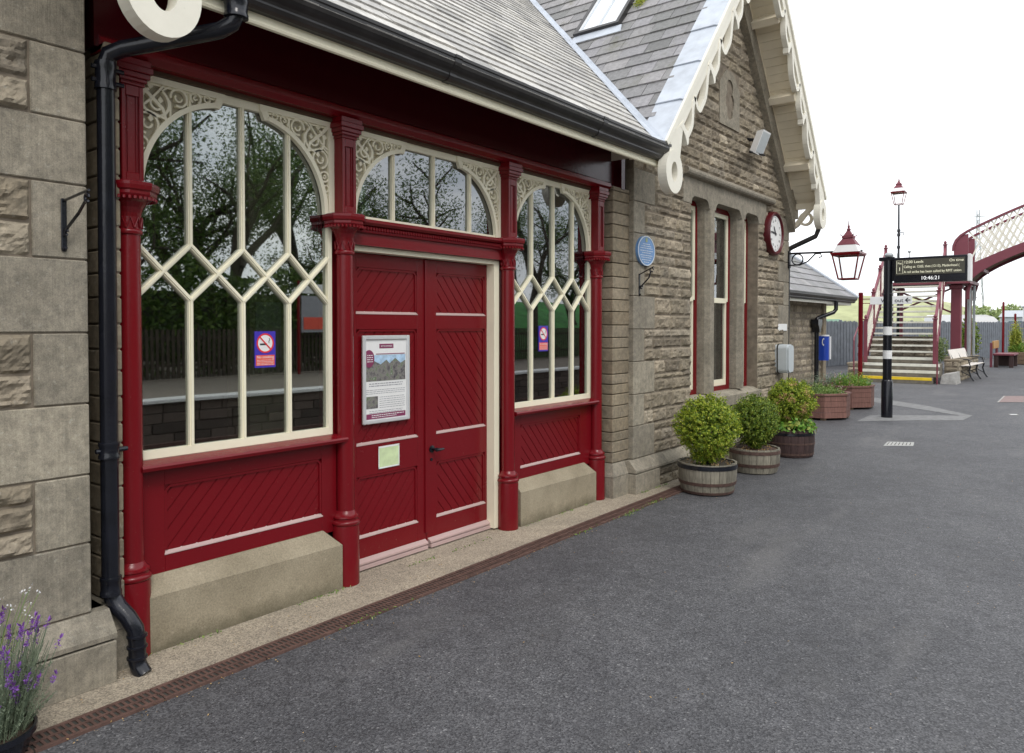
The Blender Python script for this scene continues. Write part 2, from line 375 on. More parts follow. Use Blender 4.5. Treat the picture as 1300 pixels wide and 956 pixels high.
    def lathe(s, prof, c, n=24, rot=0.0, ax='z', a0=0, a1=2 * PI):
        # prof [(r, z)]
        rings = []
        full = abs(a1 - a0 - 2 * PI) < 1e-6
        m = n if full else n + 1
        for r, z in prof:
            ring = []
            for k in range(m):
                t = a0 + rot + (a1 - a0) * k / n
                x, y = r * math.cos(t), r * math.sin(t)
                if ax == 'z': p = (c[0] + x, c[1] + y, c[2] + z)
                elif ax == 'x': p = (c[0] + z, c[1] + x, c[2] + y)
                else: p = (c[0] + x, c[1] + z, c[2] + y)
                ring.append(s.av(p))
            rings.append(ring)
        for A, B in zip(rings, rings[1:]):
            for k in range(n if full else n):
                k2 = (k + 1) % m
                s.f.append((A[k], A[k2], B[k2], B[k]))
        s.f.append(tuple(reversed(rings[0]))); s.f.append(tuple(rings[-1]))
        return s
    def extr(s, prof, y0, y1):
        # prof [(x,z)] extruded along y
        return s.prism(prof, lambda a, b, h: (a, h, b), y0, y1)
    def leaf(s, p, size, rg, nrm=None, asp=0.6):
        d = Vector((rg.gauss(0, 1), rg.gauss(0, 1), rg.gauss(0, 1)))
        if nrm is not None: d = d * 0.7 + nrm * 1.0
        d.normalize()
        a = d.orthogonal().normalized(); a.rotate(Matrix.Rotation(rg.random() * 6.28, 3, d)); b = d.cross(a)
        a *= size * (0.7 + 0.6 * rg.random()); b *= size * asp
        p = Vector(p)
        i = [s.av(p - a), s.av(p + b * 0.8), s.av(p + a), s.av(p - b * 0.8)]
        s.f.append(tuple(i))
    def build(s, name, mat, parent=None, smooth=False, local=False, flip=False):
        me = bpy.data.meshes.new(name)
        off = Vector((0, 0, 0))
        if parent is not None and not local:
            q = parent
            while q is not None: off += q.location; q = q.parent
        vs = [(x - off.x, y - off.y, z - off.z) for x, y, z in s.v] if off.length else s.v
        fs = [tuple(reversed(f)) for f in s.f] if flip else s.f
        me.from_pydata(vs, [], fs); me.validate(); me.update()
        me.materials.append(mat)
        if smooth:
            me.polygons.foreach_set('use_smooth', [True] * len(me.polygons))
            try: me.set_sharp_from_angle(angle=R(40))
            except Exception: pass
        o = bpy.data.objects.new(name, me); COL.objects.link(o)
        if parent is not None: o.parent = parent
        return o
def tag(o, label=None, cat=None, group=None, kind=None):
    if label: o['label'] = label
    if cat: o['category'] = cat
    if group: o['group'] = group
    if kind: o['kind'] = kind
    return o
def thing(name, label, cat, loc=(0, 0, 0), rz=0, group=None):
    o = bpy.data.objects.new(name, None); COL.objects.link(o)
    o.location = loc; o.rotation_euler = (0, 0, rz); o.empty_display_size = 0.2
    return tag(o, label, cat, group)
def fill(me_obj): return me_obj
def text(name, body, size, loc, rot, mat, parent=None, align='LEFT', depth=0.0008, sx=1.0, bold=0.0):
    c = bpy.data.curves.new(name, 'FONT'); c.body = body; c.size = size; c.align_x = align; c.extrude = depth
    c.offset = bold
    c.materials.append(mat)
    tmp = bpy.data.objects.new(name, c); COL.objects.link(tmp)
    dg = bpy.context.evaluated_depsgraph_get(); me = bpy.data.meshes.new_from_object(tmp.evaluated_get(dg))
    bpy.data.objects.remove(tmp); me.name = name
    if not me.materials: me.materials.append(mat)
    o = bpy.data.objects.new(name, me); COL.objects.link(o)
    off = Vector((0, 0, 0)); q = parent
    while q is not None: off += q.location; q = q.parent
    o.location = Vector(loc) - off; o.rotation_euler = rot; o.scale = (sx, 1, 1)
    if parent is not None: o.parent = parent
    return o
FX = (R(90), 0, R(90))      # lettering on a face looking +X
FY = (R(90), 0, 0)          # lettering on a face looking -Y

# ------------------------------------------------------------------ camera, light, world
cam = bpy.data.cameras.new('camera'); co = bpy.data.objects.new('camera', cam); COL.objects.link(co)
co.location = (3.69, 0, 1.6); co.rotation_euler = (R(90 - 1.1637), 0, R(38.141))
cam.lens = 960 / 1300 * 36; cam.sensor_width = 36; cam.shift_y = -(478 - 433.5) / 1300
cam.clip_end = 2000; cam.clip_start = 0.05
S.camera = co
S.render.resolution_x = 1024; S.render.resolution_y = 753
w = bpy.data.worlds.new('World'); S.world = w; w.use_nodes = True
nt = w.node_tree; bg = nt.nodes['Background']
sky = nt.nodes.new('ShaderNodeTexSky'); sky.sky_type = 'NISHITA'; sky.sun_disc = False
SE, SR = 50, 118
sky.sun_elevation = R(SE); sky.sun_rotation = R(SR)
sky.air_density = 1; sky.dust_density = 2
tc = nt.nodes.new('ShaderNodeTexCoord')
cn = nt.nodes.new('ShaderNodeTexNoise'); cn.inputs['Scale'].default_value = 2.3; cn.inputs['Detail'].default_value = 8; cn.inputs['Roughness'].default_value = 0.62
mp = nt.nodes.new('ShaderNodeMapping'); mp.inputs['Scale'].default_value = (1, 1, 2.6); mp.inputs['Location'].default_value = (3.1, 1.2, 0.3)
lk(nt, tc.outputs['Generated'], mp.inputs['Vector']); lk(nt, mp.outputs[0], cn.inputs['Vector'])
cf = ramp(nt, cn.outputs['Fac'], [(0.36, (0.55, 0.55, 0.55)), (0.56, (1, 1, 1))])
cloud = ramp(nt, cn.outputs['Fac'], [(0.35, (11.5, 12.0, 12.8)), (0.7, (14.0, 14.0, 13.8))])
mx = mixc(nt, cf, sky.outputs[0], cloud)
lk(nt, mx, bg.inputs['Color']); bg.inputs['Strength'].default_value = 0.10
sl = bpy.data.lights.new('sun', 'SUN'); sl.energy = 1.0; sl.angle = R(18); sl.color = (1, 0.96, 0.9)
so = bpy.data.objects.new('sun', sl); COL.objects.link(so)
sd = Vector((math.sin(R(SR)) * math.cos(R(SE)), math.cos(R(SR)) * math.cos(R(SE)), math.sin(R(SE))))
so.rotation_euler = sd.to_track_quat('Z', 'Y').to_euler(); so.location = (20, -5, 20)
S.view_settings.view_transform = 'Standard'; S.view_settings.look = 'None'; S.view_settings.exposure = 0.38; S.view_settings.gamma = 1

# ------------------------------------------------------------------ ground
def quad(name, pts, mat, z, label=None):
    m = MB(); m.f.append(tuple(m.av((x, y, z)) for x, y in pts)); return m
g = MB()
# platform surface: one slightly uneven sheet up to the platform edge
xs = [-60, -20, -8, -3] + [(-2 + i * 0.5) for i in range(15)] + [5.2]
ys = [-60, -20, -5] + [i * 0.75 for i in range(0, 70)] + [60, 90, 200, 900]
gi = {}
for i, x in enumerate(xs):
    for j, y in enumerate(ys):
        gi[i, j] = g.av((x, y, 0))
for i in range(len(xs) - 1):
    for j in range(len(ys) - 1): g.f.append((gi[i, j], gi[i + 1, j], gi[i + 1, j + 1], gi[i, j + 1]))
tag(g.build('platform_ground', M_asp), kind='structure')
g = MB(); g.box(4.75, 5.3, -60, 90, -0.9, 0.006)
tag(g.build('platform_edge', M_cgrey), kind='structure')
g = MB(); g.box(5.1, 12.2, -200, 200, -1.4, -0.95)
tag(g.build('trackbed', M_ball), kind='structure')
g = MB(); g.box(12.2, 900, -300, 900, -1.5, -0.02)
tag(g.build('opposite_ground', M_cgrey), kind='structure')
for dx in (6.6, 8.05, 9.9, 11.35):
    r = MB(); r.box(dx - .035, dx + .035, -60, 90, -0.93, -0.80)
    tag(r.build('railway_track', M_rust), 'rusty running rail laid on the ballast, rail %s the platform' % {6.6: 'nearest', 8.05: 'second from', 9.9: 'third from', 11.35: 'farthest from'}[dx], 'rail', 'rails of the railway')
# concrete threshold between screen and drain
c = MB()
ypts = [1.35, 3, 5, 6.6, 8.5, 11]
edge = lambda y: 0.415 - 0.011 * (y - 1.5)
m = 24
a = [c.av((-0.25, 1.0 + 10 * i / m, 0.006)) for i in range(m + 1)]; b = [c.av((edge(1.0 + 10 * i / m), 1.0 + 10 * i / m, 0.006)) for i in range(m + 1)]
for i in range(m): c.f.append((a[i], b[i], b[i + 1], a[i + 1]))
tag(c.build('pavement_strip', M_conc), kind='structure')
# drain grating
gr = thing('drain_grating', 'long rusty slotted drain grating set between asphalt and concrete strip', 'drain', (0.48, 4, 0))
c = MB()
m = 230; y = 0.6
fr1 = MB()
for i in range(20):
    y0 = 0.6 + i * 0.5; y1 = y0 + 0.494
    for (o0, o1) in ((0.0, 0.018), (0.064, 0.076), (0.122, 0.14)):
        e0, e1 = edge(y0), edge(y1)
        fr1.hexa([(e0 + o0, y0, -0.01), (e0 + o1, y0, -0.01), (e1 + o1, y1, -0.01), (e1 + o0, y1, -0.01), (e0 + o0, y0, 0.012), (e0 + o1, y0, 0.012), (e1 + o1, y1, 0.012), (e1 + o0, y1, 0.012)])
fr1.build('grating_frame', M_rust, gr)
y = 0.61
while y < 10.5:
    e = edge(y); c.box(e + 0.016, e + 0.066, y, y + 0.011, -0.01, 0.011); c.box(e + 0.074, e + 0.124, y + .006, y + 0.017, -0.01, 0.011); y += 0.026
c.build('bar', M_rust, gr)['kind'] = 'stuff'
c = MB(); c.v = []; 
i0 = [c.av(p) for p in ((edge(.6), .6, .0065), (edge(.6) + .14, .6, .0065), (edge(10.6) + .14, 10.6, .0065), (edge(10.6), 10.6, .0065))]; c.f.append(tuple(i0))
c.build('channel', M_drk, gr)

# ------------------------------------------------------------------ the station building
B = thing('station_building', 'stone railway station with maroon timber screen and ornate cream bargeboards', 'station building', (0, 3.9, 0))
MIR = 7.87
def wingmap(mir):
    return (lambda p: (p[0], MIR - p[1], p[2])) if mir else None
WX = 0.14
EYL, EZL = 6.155, 3.24; AP = (8.69, 6.255); EYR, EZR = 10.95, 3.38
SL = (AP[1] - EZL) / (AP[0] - EYL); SRt = (AP[1] - EZR) / (EYR - AP[0])
WL, WR = 6.39, 10.88

def rock(mb, u0, u1, z0, z1, fn, cell, amp, rg, base=0.0):
    nu = max(3, int((u1 - u0) / cell) + 1); nz = max(3, int((z1 - z0) / cell) + 1)
    ox = rg.uniform(-50, 50); oz = rg.uniform(-50, 50)
    tilt = rg.uniform(-0.4, 0.4); pr = amp * rg.uniform(0.6, 1.2)
    ids = {}
    for i in range(nu + 1):
        for j in range(nz + 1):
            a, b = i / nu, j / nz
            eu = min(a, 1 - a) * (u1 - u0); ez = min(b, 1 - b) * (z1 - z0)
            e = min(eu, ez)
            k = min(1, e / 0.022); k = k * (2 - k)
            u, z = u0 + a * (u1 - u0), z0 + b * (z1 - z0)
            n1 = noise.fractal(Vector((u * 9 + ox, z * 14 + oz, 0)), 0.9, 2.1, 4)
            n2 = abs(noise.noise(Vector((u * 22 + oz, z * 30 + ox, 3))))
            h = base + k * (pr * (0.75 + tilt * (b - .5)) + n1 * amp * 0.75 - n2 * amp * 0.6)
            if e == 0: h = base - 0.006
            jx = (rg.random() - .5) * cell * .35 if 0 < i < nu else 0
            ids[i, j] = mb.av(fn(u + jx, z, h))
    for i in range(nu):
        for j in range(nz): mb.f.append((ids[i, j], ids[i + 1, j], ids[i + 1, j + 1], ids[i, j + 1]))
    # back rim so a block has depth
    d = [mb.av(fn(u, z, base - 0.03)) for u, z in ((u0, z0), (u1, z0), (u1, z1), (u0, z1))]
    for (A_, B_, p, q) in ((0, 1, (0, 0), (nu, 0)), (1, 2, (nu, 0), (nu, nz)), (2, 3, (nu, nz), (0, nz)), (3, 0, (0, nz), (0, 0))):
        mb.f.append((d[A_], d[B_], ids[q], ids[p]))
def smooth_block(mb, x0, x1, u0, u1, z0, z1, g=0.003, c=0.005):
    mb.bbox(x0, x1, u0 + g, u1 - g, z0 + g, z1 - g, c)

QZ = [0.321, 0.636, 0.941, 1.257, 1.57, 1.891, 2.216, 2.495, 2.797, 3.11]
QL = [1, 0, 1, 0, 1, 0, 1, 0, 1]
OPEN = [(7.66, 8.13), (8.31, 9.086), (9.216, 9.677)]
ZS, ZH = 0.825, 3.02
fx = lambda u, z, h: (WX + h, u, z)

def wing(mir):
    mp_ = wingmap(mir); fl = mir
    rg = random.Random(11 if mir else 5)
    def mk(): m = MB(); m.map = mp_; return m
    # ---- backing wall (mortar)
    wl = mk()
    X0, X1 = -0.32, WX - 0.005
    for (a, b) in ((WL + .012, OPEN[0][0]), (OPEN[2][1], WR - .012)): wl.box(X0, X1, a, b, 0, 2.9)
    wl.box(X0, X1 - .01, OPEN[0][0], OPEN[2][1], 0, ZS - .17)
    # gable above 2.9
    gp = [(WL + .012, 2.9), (WR - .012, 2.9), (WR - .012, EZR - .25), (AP[0], AP[1] - .22), (WL + .012, EZL + .05)]
    gp2 = [(WL + .012, 3.04), (WR - .012, 3.04), (WR - .012, EZR - .05), (AP[0], AP[1] - .2), (WL + .012, EZL + .1)]
    wl.box(X0, X1, WL + .012, OPEN[0][0] + .002, 2.9, 3.04); wl.box(X0, X1, OPEN[2][1] - .002, WR - .012, 2.9, 3.04)
    wl.prism(gp2, lambda a, b, h: (h, a, b), X0, X1)
    # side and back walls of the wing
    wl.box(-6.6, X0, WL + .012, WL + .4, 0, 3.5); wl.box(-6.6, X0, WR - .4, WR - .012, 0, 3.2)
    wl.box(-6.9, -6.6, WL + .012, WR - .012, 0, 3.4)
    wl.build('wall', M_mort, B, flip=fl)
    # ---- rock-faced courses
    rk = mk()
    zz = []; z = 0.321
    bounds = QZ[:]
    for a, b in zip(bounds, bounds[1:]):
        n = 3 if rg.random() < 0.75 else 2
        t = [0] + sorted(rg.uniform(.28, .40) * (k) if n == 3 else .45 for k in range(1, n)) + [1]
        t = [min(1, x) for x in t]
        for k in range(n): zz.append((a + (b - a) * t[k], a + (b - a) * t[k + 1]))
    z = 3.11
    while z < 6.1:
        h = rg.uniform(.085, .135); zz.append((z, z + h)); z += h
    cell = 0.015 if mir else 0.021
    def intervals(z0, z1):
        zm = (z0 + z1) / 2
        if z1 <= 3.12:
            q = QL[max(i for i in range(9) if QZ[i] <= zm + 1e-6)] if zm > .32 else 1
            q = .44 if q else .225
            L, Rr = WL + q, WR - q
        else:
            L = max(WL + .02, EYL + (zm - EZL) / SL + .16); Rr = min(WR - .12, EYR - (zm - EZR) / SRt - .32)
        ex = []
        if zm > ZS - .16 and zm < 2.93: ex.append((OPEN[0][0], OPEN[2][1]))
        if 2.93 <= zm < 3.21: ex.append((7.46, 9.95))
        if zm < ZS - .0 and zm > ZS - .2: ex.append((OPEN[0][0] - .05, OPEN[2][1] + .05))
        if 3.95 < zm < 4.60: ex.append((8.38, 9.0))
        out = []; cur = L
        for a, b in sorted(ex):
            if a > cur: out.append((cur, min(a, Rr)))
            cur = max(cur, b)
        if cur < Rr: out.append((cur, Rr))
        return out
    for z0, z1 in zz:
        for a, b in intervals(z0, z1):
            u = a
            while u < b - 0.03:
                L = rg.uniform(.14, .46)
                e = u + L
                if b - e < .12: e = b
                rock(rk, u + .004, e - .004, z0 + .005, z1 - .005, fx, cell, 0.03 if mir else 0.023, rg)
                u = e
    # rubble below the chamfered plinth
    for z0, z1 in ((0.0, .10), (.10, .19)):
        u = WL + .42
        while u < WR - .45:
            e = u + rg.uniform(.18, .4)
            rock(rk, u + .006, e - .006, z0 + .004, z1 - .004, lambda a, b, h: (WX + .045 + h, a, b), cell, 0.03, rg)
            u = e
    rk.build('rubble_stonework', M_rub, B, flip=fl)
    # ---- quoins
    for i in (0, 1):
        q = mk()
        for (a, b, k) in zip(QZ, QZ[1:], QL):
            L = .44 if k else .225
            u0, u1 = ((WL, WL + L), (WR - L, WR))[i]
            smooth_block(q, -0.30, WX + .004, u0, u1, a, b)
        u0, u1 = ((WL - .075, WL + .42), (WR - .45, WR + .075))[i]
        smooth_block(q, -0.30, WX + .08, u0, u1, 0.0, .196)
        q.build('corner_quoin', M_ash, B, flip=fl)
    # ---- plinth chamfer course
    p = mk()
    for i in range(7):
        u0 = WL - .075 + i * (WR - WL + .15) / 7; u1 = WL - .075 + (i + 1) * (WR - WL + .15) / 7
        pf = [(-.3, .204), (WX + .08, .204), (WX + .08, .225), (WX + .003, .318), (-.3, .318)]
        p.prism(pf, lambda a, b, h: (a, h, b), u0 + .002, u1 - .002)
    p.build('plinth_course', M_ash, B, flip=fl)
    # ---- window head panel, string course, sill and mullions
    hp = mk()
    def arch(u0, u1, r=.10):
        P = [(u0, 2.93)]
        for k in range(5): t = PI - k * PI / 8; P.append((u0 + r + r * math.cos(t), ZH - r + r * math.sin(t)))
        for k in range(5): t = PI / 2 - k * PI / 8; P.append((u1 - r + r * math.cos(t), ZH - r + r * math.sin(t)))
        P.append((u1, 2.93)); return P
    out = [(7.46, 3.21), (7.46, 2.93)]
    for o in OPEN: out += arch(*o)
    out += [(9.95, 2.93), (9.95, 3.21)]
    hp.prism(out, lambda a, b, h: (h, a, b), -.14, WX + .006)
    for (u0, u1) in ((OPEN[0][1], OPEN[1][0]), (OPEN[1][1], OPEN[2][0])):
        c_ = .035
        P = [(-.14, u0), (WX - .05, u0), (WX + .006, u0 + c_), (WX + .006, u1 - c_), (WX - .05, u1), (-.14, u1)]
        hp.prism(P, lambda a, b, h: (a, b, h), ZS, 2.93)
    # sill
    sp = [(-.16, ZS), (WX - .05, ZS - .01), (WX + .035, ZS - .055), (WX + .035, ZS - .17), (-.16, ZS - .17)]
    hp.prism(sp, lambda a, b, h: (a, h, b), OPEN[0][0] - .06, OPEN[2][1] + .06)
    hp.build('window_surround', M_ash, B, flip=fl)
    sc = mk()
    sc.tube([(WX + .035, 7.44, 3.255), (WX + .035, 10.12, 3.255)], .042, 12)
    sc.box(WX - .02, WX + .02, 7.42, 10.14, 3.21, 3.30)
    sc.build('string_course', M_ash, B, smooth=False, flip=fl)
    # ---- lancet panel with a pierced quatrefoil
    tp = mk()
    cu, cz = 8.69, 4.275
    half = [(0, .24), (.045, .232), (.08, .205), (.095, .165), (.092, .115), (.075, .075), (.10, .055), (.125, .015), (.13, -.04), (.11, -.09), (.08, -.11), (.085, -.15), (.075, -.195), (.04, -.222), (0, -.228)]
    for sgn in (1, -1):
        P = [(cu, cz + .34), (cu + sgn * .12, cz + .33), (cu + sgn * .30, cz + .16), (cu + sgn * .30, cz - .32), (cu, cz - .32)] + [(cu + sgn * a, cz + b) for a, b in reversed(half)]
        tp.prism(P, lambda a, b, h: (h, a, b), WX - .12, WX + .012)
    tp.build('lancet_panel', M_ash, B, flip=fl)
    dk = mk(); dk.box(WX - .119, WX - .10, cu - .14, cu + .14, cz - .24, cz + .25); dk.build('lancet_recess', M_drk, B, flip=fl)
    # ---- stone coping band under the verge
    cb = mk()
    for (p0, p1) in (((EYL + .26 + .30, EZL - .02 + .30 * SL), (AP[0], AP[1] - .25)), ((EYR - .08, EZR - .13), (AP[0], AP[1] - .25))):
        n = 7; dy = (p1[0] - p0[0]) / n; dz = (p1[1] - p0[1]) / n
        for i in range(n):
            a = (p0[0] + dy * i, p0[1] + dz * i); b = (a[0] + dy * .99, a[1] + dz * .99)
            wdt = .33
            P = [a, b, (b[0], b[1] - wdt), (a[0], a[1] - wdt)]
            cb.prism(P, lambda u, v, h: (h, u, v), -.3, WX + .09)
    cb.box(-.3, WX + .093, WR - .16, WR + .11, 3.12, 3.50)
    cb.build('gable_coping', M_ash, B, flip=fl)
    # ---- windows
    for k, (u0, u1) in enumerate(OPEN):
        f = mk(); t = .045
        f.box(-.08, -.0, u0 - .01, u0 + t, ZS - .02, ZH + .02); f.box(-.08, -.0, u1 - t, u1 + .01, ZS - .02, ZH + .02)
        f.box(-.08, -.001, u0 + t, u1 - t, ZS - .02, ZS + .05); f.box(-.08, -.001, u0 + t, u1 - t, ZH - .06, ZH + .02)
        wo = f.build('window', M_red, B, flip=fl)
        f = mk(); a, b = u0 + t + .001, u1 - t - .001; s_ = .04
        f.box(-.04, -.006, a, a + s_, 1.9, ZH - .06); f.box(-.04, -.006, b - s_, b, 1.9, ZH - .06)
        f.box(-.04, -.007, a + s_, b - s_, 1.88, 1.94); f.box(-.04, -.007, a + s_, b - s_, ZH - .11, ZH - .06)
        f.box(-.06, -.025, a, a + s_, ZS + .05, 1.879); f.box(-.06, -.025, b - s_, b, ZS + .05, 1.879)
        f.box(-.06, -.026, a + s_, b - s_, ZS + .05, ZS + .12)
        f.build('sash', M_cream, wo, flip=fl)
        f = mk(); f.box(-.025, -.021, a + s_, b - s_, 1.94, ZH - .11); f.box(-.046, -.042, a + s_, b - s_, ZS + .12, 1.88)
        f.build('pane', M_glass, wo, flip=fl)
        f = mk()
        n = 24
        for i in range(n):
            x0 = -.078 + .010 * math.sin(i * 1.3); x1 = -.078 + .010 * math.sin((i + 1) * 1.3)
            ua = a + (b - a) * i / n; ub = a + (b - a) * (i + 1) / n
            f.f.append(tuple(f.av(q_) for q_ in ((x0, ua, ZS), (x1, ub, ZS), (x1, ub, 1.92), (x0, ua, 1.92))))
        f.build('curtain', M_curt, wo, flip=fl)
    dk = mk(); dk.box(-2.9, -2.85, WL + 1.8, WR - .4, 0.3, 3.2); dk.build('room_partition', M_drk, B, flip=fl)
    # ---- roof slopes: real slates
    for side in (0, 1):
        if side == 0: e0 = (EYL, EZL); sg = 1
        else: e0 = (EYR, EZR); sg = -1
        dy, dz = AP[0] - e0[0], AP[1] - e0[1]; L = math.hypot(dy, dz); dy /= L; dz /= L
        ny, nz = -dz * sg, dy * sg
        if nz < 0: ny, nz = -ny, -nz
        sm = mk()
        deck = [(e0[0], e0[1] - .02), (AP[0], AP[1] - .02), (AP[0], AP[1] - .10), (e0[0], e0[1] - .10)]
        sm.prism(deck, lambda u, v, h: (h, u, v), -6.9, .585)
        sm.build('roof', M_soff, B, flip=fl)
        sl_ = mk(); v = 0; row = 0; step = .20
        while v < L - .02:
            v1 = min(v + step + .06, L)
            def P3(x, vv, h): return (x, e0[0] + dy * vv + ny * h, e0[1] + dz * vv + nz * h)
            def xmin(vv):
                if side == 0:
                    return .6 - (e0[1] + dz * vv - 3.17) / .9 - .03
                return -6.9
            x = .36 if side == 0 else .60
            x -= (row % 2) * .14
            xs_ = [(.36 if side == 0 else .60)] + ([x] if row % 2 else [])
            x = xs_[-1]
            while True:
                nx = x - rg.uniform(.24, .33) if side == 0 else x - .3
                xs_.append(nx); x = nx
                if nx < xmin(v1) - .3: break
            for a, b in zip(xs_, xs_[1:]):
                q0, q1 = max(b, xmin(v)), max(b, xmin(v1))
                p0, p1 = max(a, xmin(v)), max(a, xmin(v1))
                if p0 - q0 < .005 and p1 - q1 < .005: continue
                t0 = .018 + rg.uniform(0, .006); g_ = .0032
                sl_.hexa([P3(q0 + g_, v, .004), P3(p0 - g_, v, .004), P3(p1 - g_, v1, -.004), P3(q1 + g_, v1, -.004), P3(q0 + g_, v, t0), P3(p0 - g_, v, t0), P3(p1 - g_, v1, .003), P3(q1 + g_, v1, .003)])
            v += step; row += 1
        sl_.build('slates', M_slate, B, flip=fl)
        # lead verge flashing in lapped sheets
        ld = mk(); v = 0; k = 0
        while v < L:
            v1 = min(v + .62, L)
            ld.hexa([P3(.30, v - .01, .018), P3(.61, v - .01, .018), P3(.61, v1, .010), P3(.30, v1, .010), P3(.30, v - .01, .026), P3(.61, v - .01, .026), P3(.61, v1, .016), P3(.30, v1, .016)])
            ld.tube([P3(.30, v - .008, .026), P3(.56, v - .008, .030), P3(.61, v - .03, .026)], .006, 6)
            v += .60
        if side == 0: ld.build('verge_flashing', M_lead, B, flip=fl)
    # ridge
    rd = mk(); rd.tube([(-6.9, AP[0], AP[1] + .01), (.6, AP[0], AP[1] + .01)], .05, 8); rd.build('ridge_tiles', M_slate, B, flip=fl)
    # ---- bargeboards
    for side in (0, 1):
        bb = mk()
        e0 = (EYL, EZL) if side == 0 else (EYR, EZR)
        s_ = 1 if side == 0 else -1
        dy, dz = AP[0] - e0[0], AP[1] - e0[1]; L = math.hypot(dy, dz); dy /= L; dz /= L
        # 2D frame: t up the slope, d perpendicular below the slope
        py_, pz_ = (dz, -dy) if side == 0 else (-dz, -dy)
        if side == 1: py_, pz_ = (-abs(dz), -abs(dy))
        fn = lambda t, d, h: (h, e0[0] + dy * t + py_ * d, e0[1] + dz * t + pz_ * d)
        bb.prism([(-.02, 0), (L + .0, 0), (L - .12, .122), (.02, .122)], fn, .555, .605)
        bb.prism([(-.03, -.03), (L, -.03), (L, .02), (-.03, .02)], fn, .60, .625)
        t = .34; k = 0
        while t < L - .42:
            per = .40 if k % 2 == 0 else .54
            T0, T1 = t, t + per
            pts = [(T1 + .03, .10)]
            for i in range(12):
                a = i / 11
                pts.append((T1 - (per - .045) * a, .112 + .142 * (1 - math.cos(PI * min(1, a * 1.35))) / 2 * (1 if k % 2 else .88)))
            e_ = pts[-1][1]
            pts += [(T0 + .028, e_ - .004), (T0 + .012, e_ - .02), (T0 + .004, e_ - .05), (T0 + .012, .14), (T0 + .03, .09)]
            bb.strip(pts, lambda q: .048, fn, .549, .611)
            if k % 2 == 0:
                bb.prism([(T0 - .03, .08), (T0 + .045, .08), (T0 + .04, .16), (T0 + .06, .225), (T0 + .012, .27), (T0 - .022, .292), (T0 - .050, .282), (T0 - .034, .25), (T0 - .018, .20), (T0 - .015, .14)], fn, .546, .6125)
            t += per; k += 1
        # ring at the foot
        cy, cz_ = (6.281, 2.975) if side == 0 else (EYR - .125, EZR - .265)
        ring = [(cy + .112 * math.cos(a * PI / 18), cz_ + .015 + .142 * math.sin(a * PI / 18)) for a in range(36)]
        bb.strip(ring, .105, lambda a, b, h: (h, a, b), .535, .62, closed=True)
        nk = [(cy - .10 * s_, cz_ + .10), (cy + .12 * s_, cz_ + .12), (cy + .20 * s_, cz_ + .52), (cy - .06 * s_, cz_ + .32)]
        bb.prism(nk, lambda a, b, h: (h, a, b), .549, .611)
        nb = bb.build('bargeboard', M_white, B, flip=fl)
        # soffit boards and purlins
        sb = mk(); v = .05
        while v < L - .05:
            f2 = lambda t, d, h: (h, e0[0] + dy * t + py_ * (d - .032), e0[1] + dz * t + pz_ * (d - .032)); f3 = f2
            sb.prism([(v, .10), (v + .104, .10), (v + .104, .112), (v, .112)], f3, WX - .05, .553); v += .108
        sb.prism([(0, .112), (L, .112), (L, .17), (0, .17)], f2, WX + .03, WX + .075)
        sb.build('soffit_boards', M_soff, B, flip=fl)
        for tt in (.58, 1.55, 2.55):
            pu = mk(); pu.prism([(tt, .113), (tt + .085, .113), (tt + .085, .27), (tt, .27)], f2, WX - .02, .552)
            pu.prism([(tt - .012, .113), (tt + .097, .113), (tt + .097, .135), (tt - .012, .135)], f2, WX - .02, .5515)
            pu.build('purlin', M_soff, B, flip=fl)
    # eave bracket at the far foot of the gable, behind the ring
    br = mk()
    cy, cz_ = EYR - .02, EZR - .30
    P = [(cy - .02, cz_ + .33)]
    br.strip([(WX + .02, cz_ - .10), (WX + .10, cz_ - .05), (.36, cz_ + .10), (.54, cz_ + .28)], .06, lambda a, b, h: (a, h, b), WR + .0, WR + .07)
    br.box(WX, .55, WR + .01, WR + .06, cz_ + .16, cz_ + .24)
    br.strip([(.36 + .08 * math.cos(a * PI / 9), cz_ + .02 + .08 * math.sin(a * PI / 9)) for a in range(18)], .035, lambda a, b, h: (a, h, b), WR + .01, WR + .06, closed=True)
    br.build('eave_bracket', M_soff, B, flip=fl)
wing(False); wing(True)

# gutters of the far side of the right gable: a bent downpipe behind the ring
p = MB(); p.tube([(.50, 11.02, 3.20), (.50, 11.02, 2.95), (.47, 11.0, 2.86), (.16, 10.95, 2.72), (.10, 10.94, 2.68)], .034, 12); p.tube([(.10, 10.95, 2.70), (.10, 10.95, .1)], .034, 12)
p.build('downpipe', M_gut, B, smooth=True)

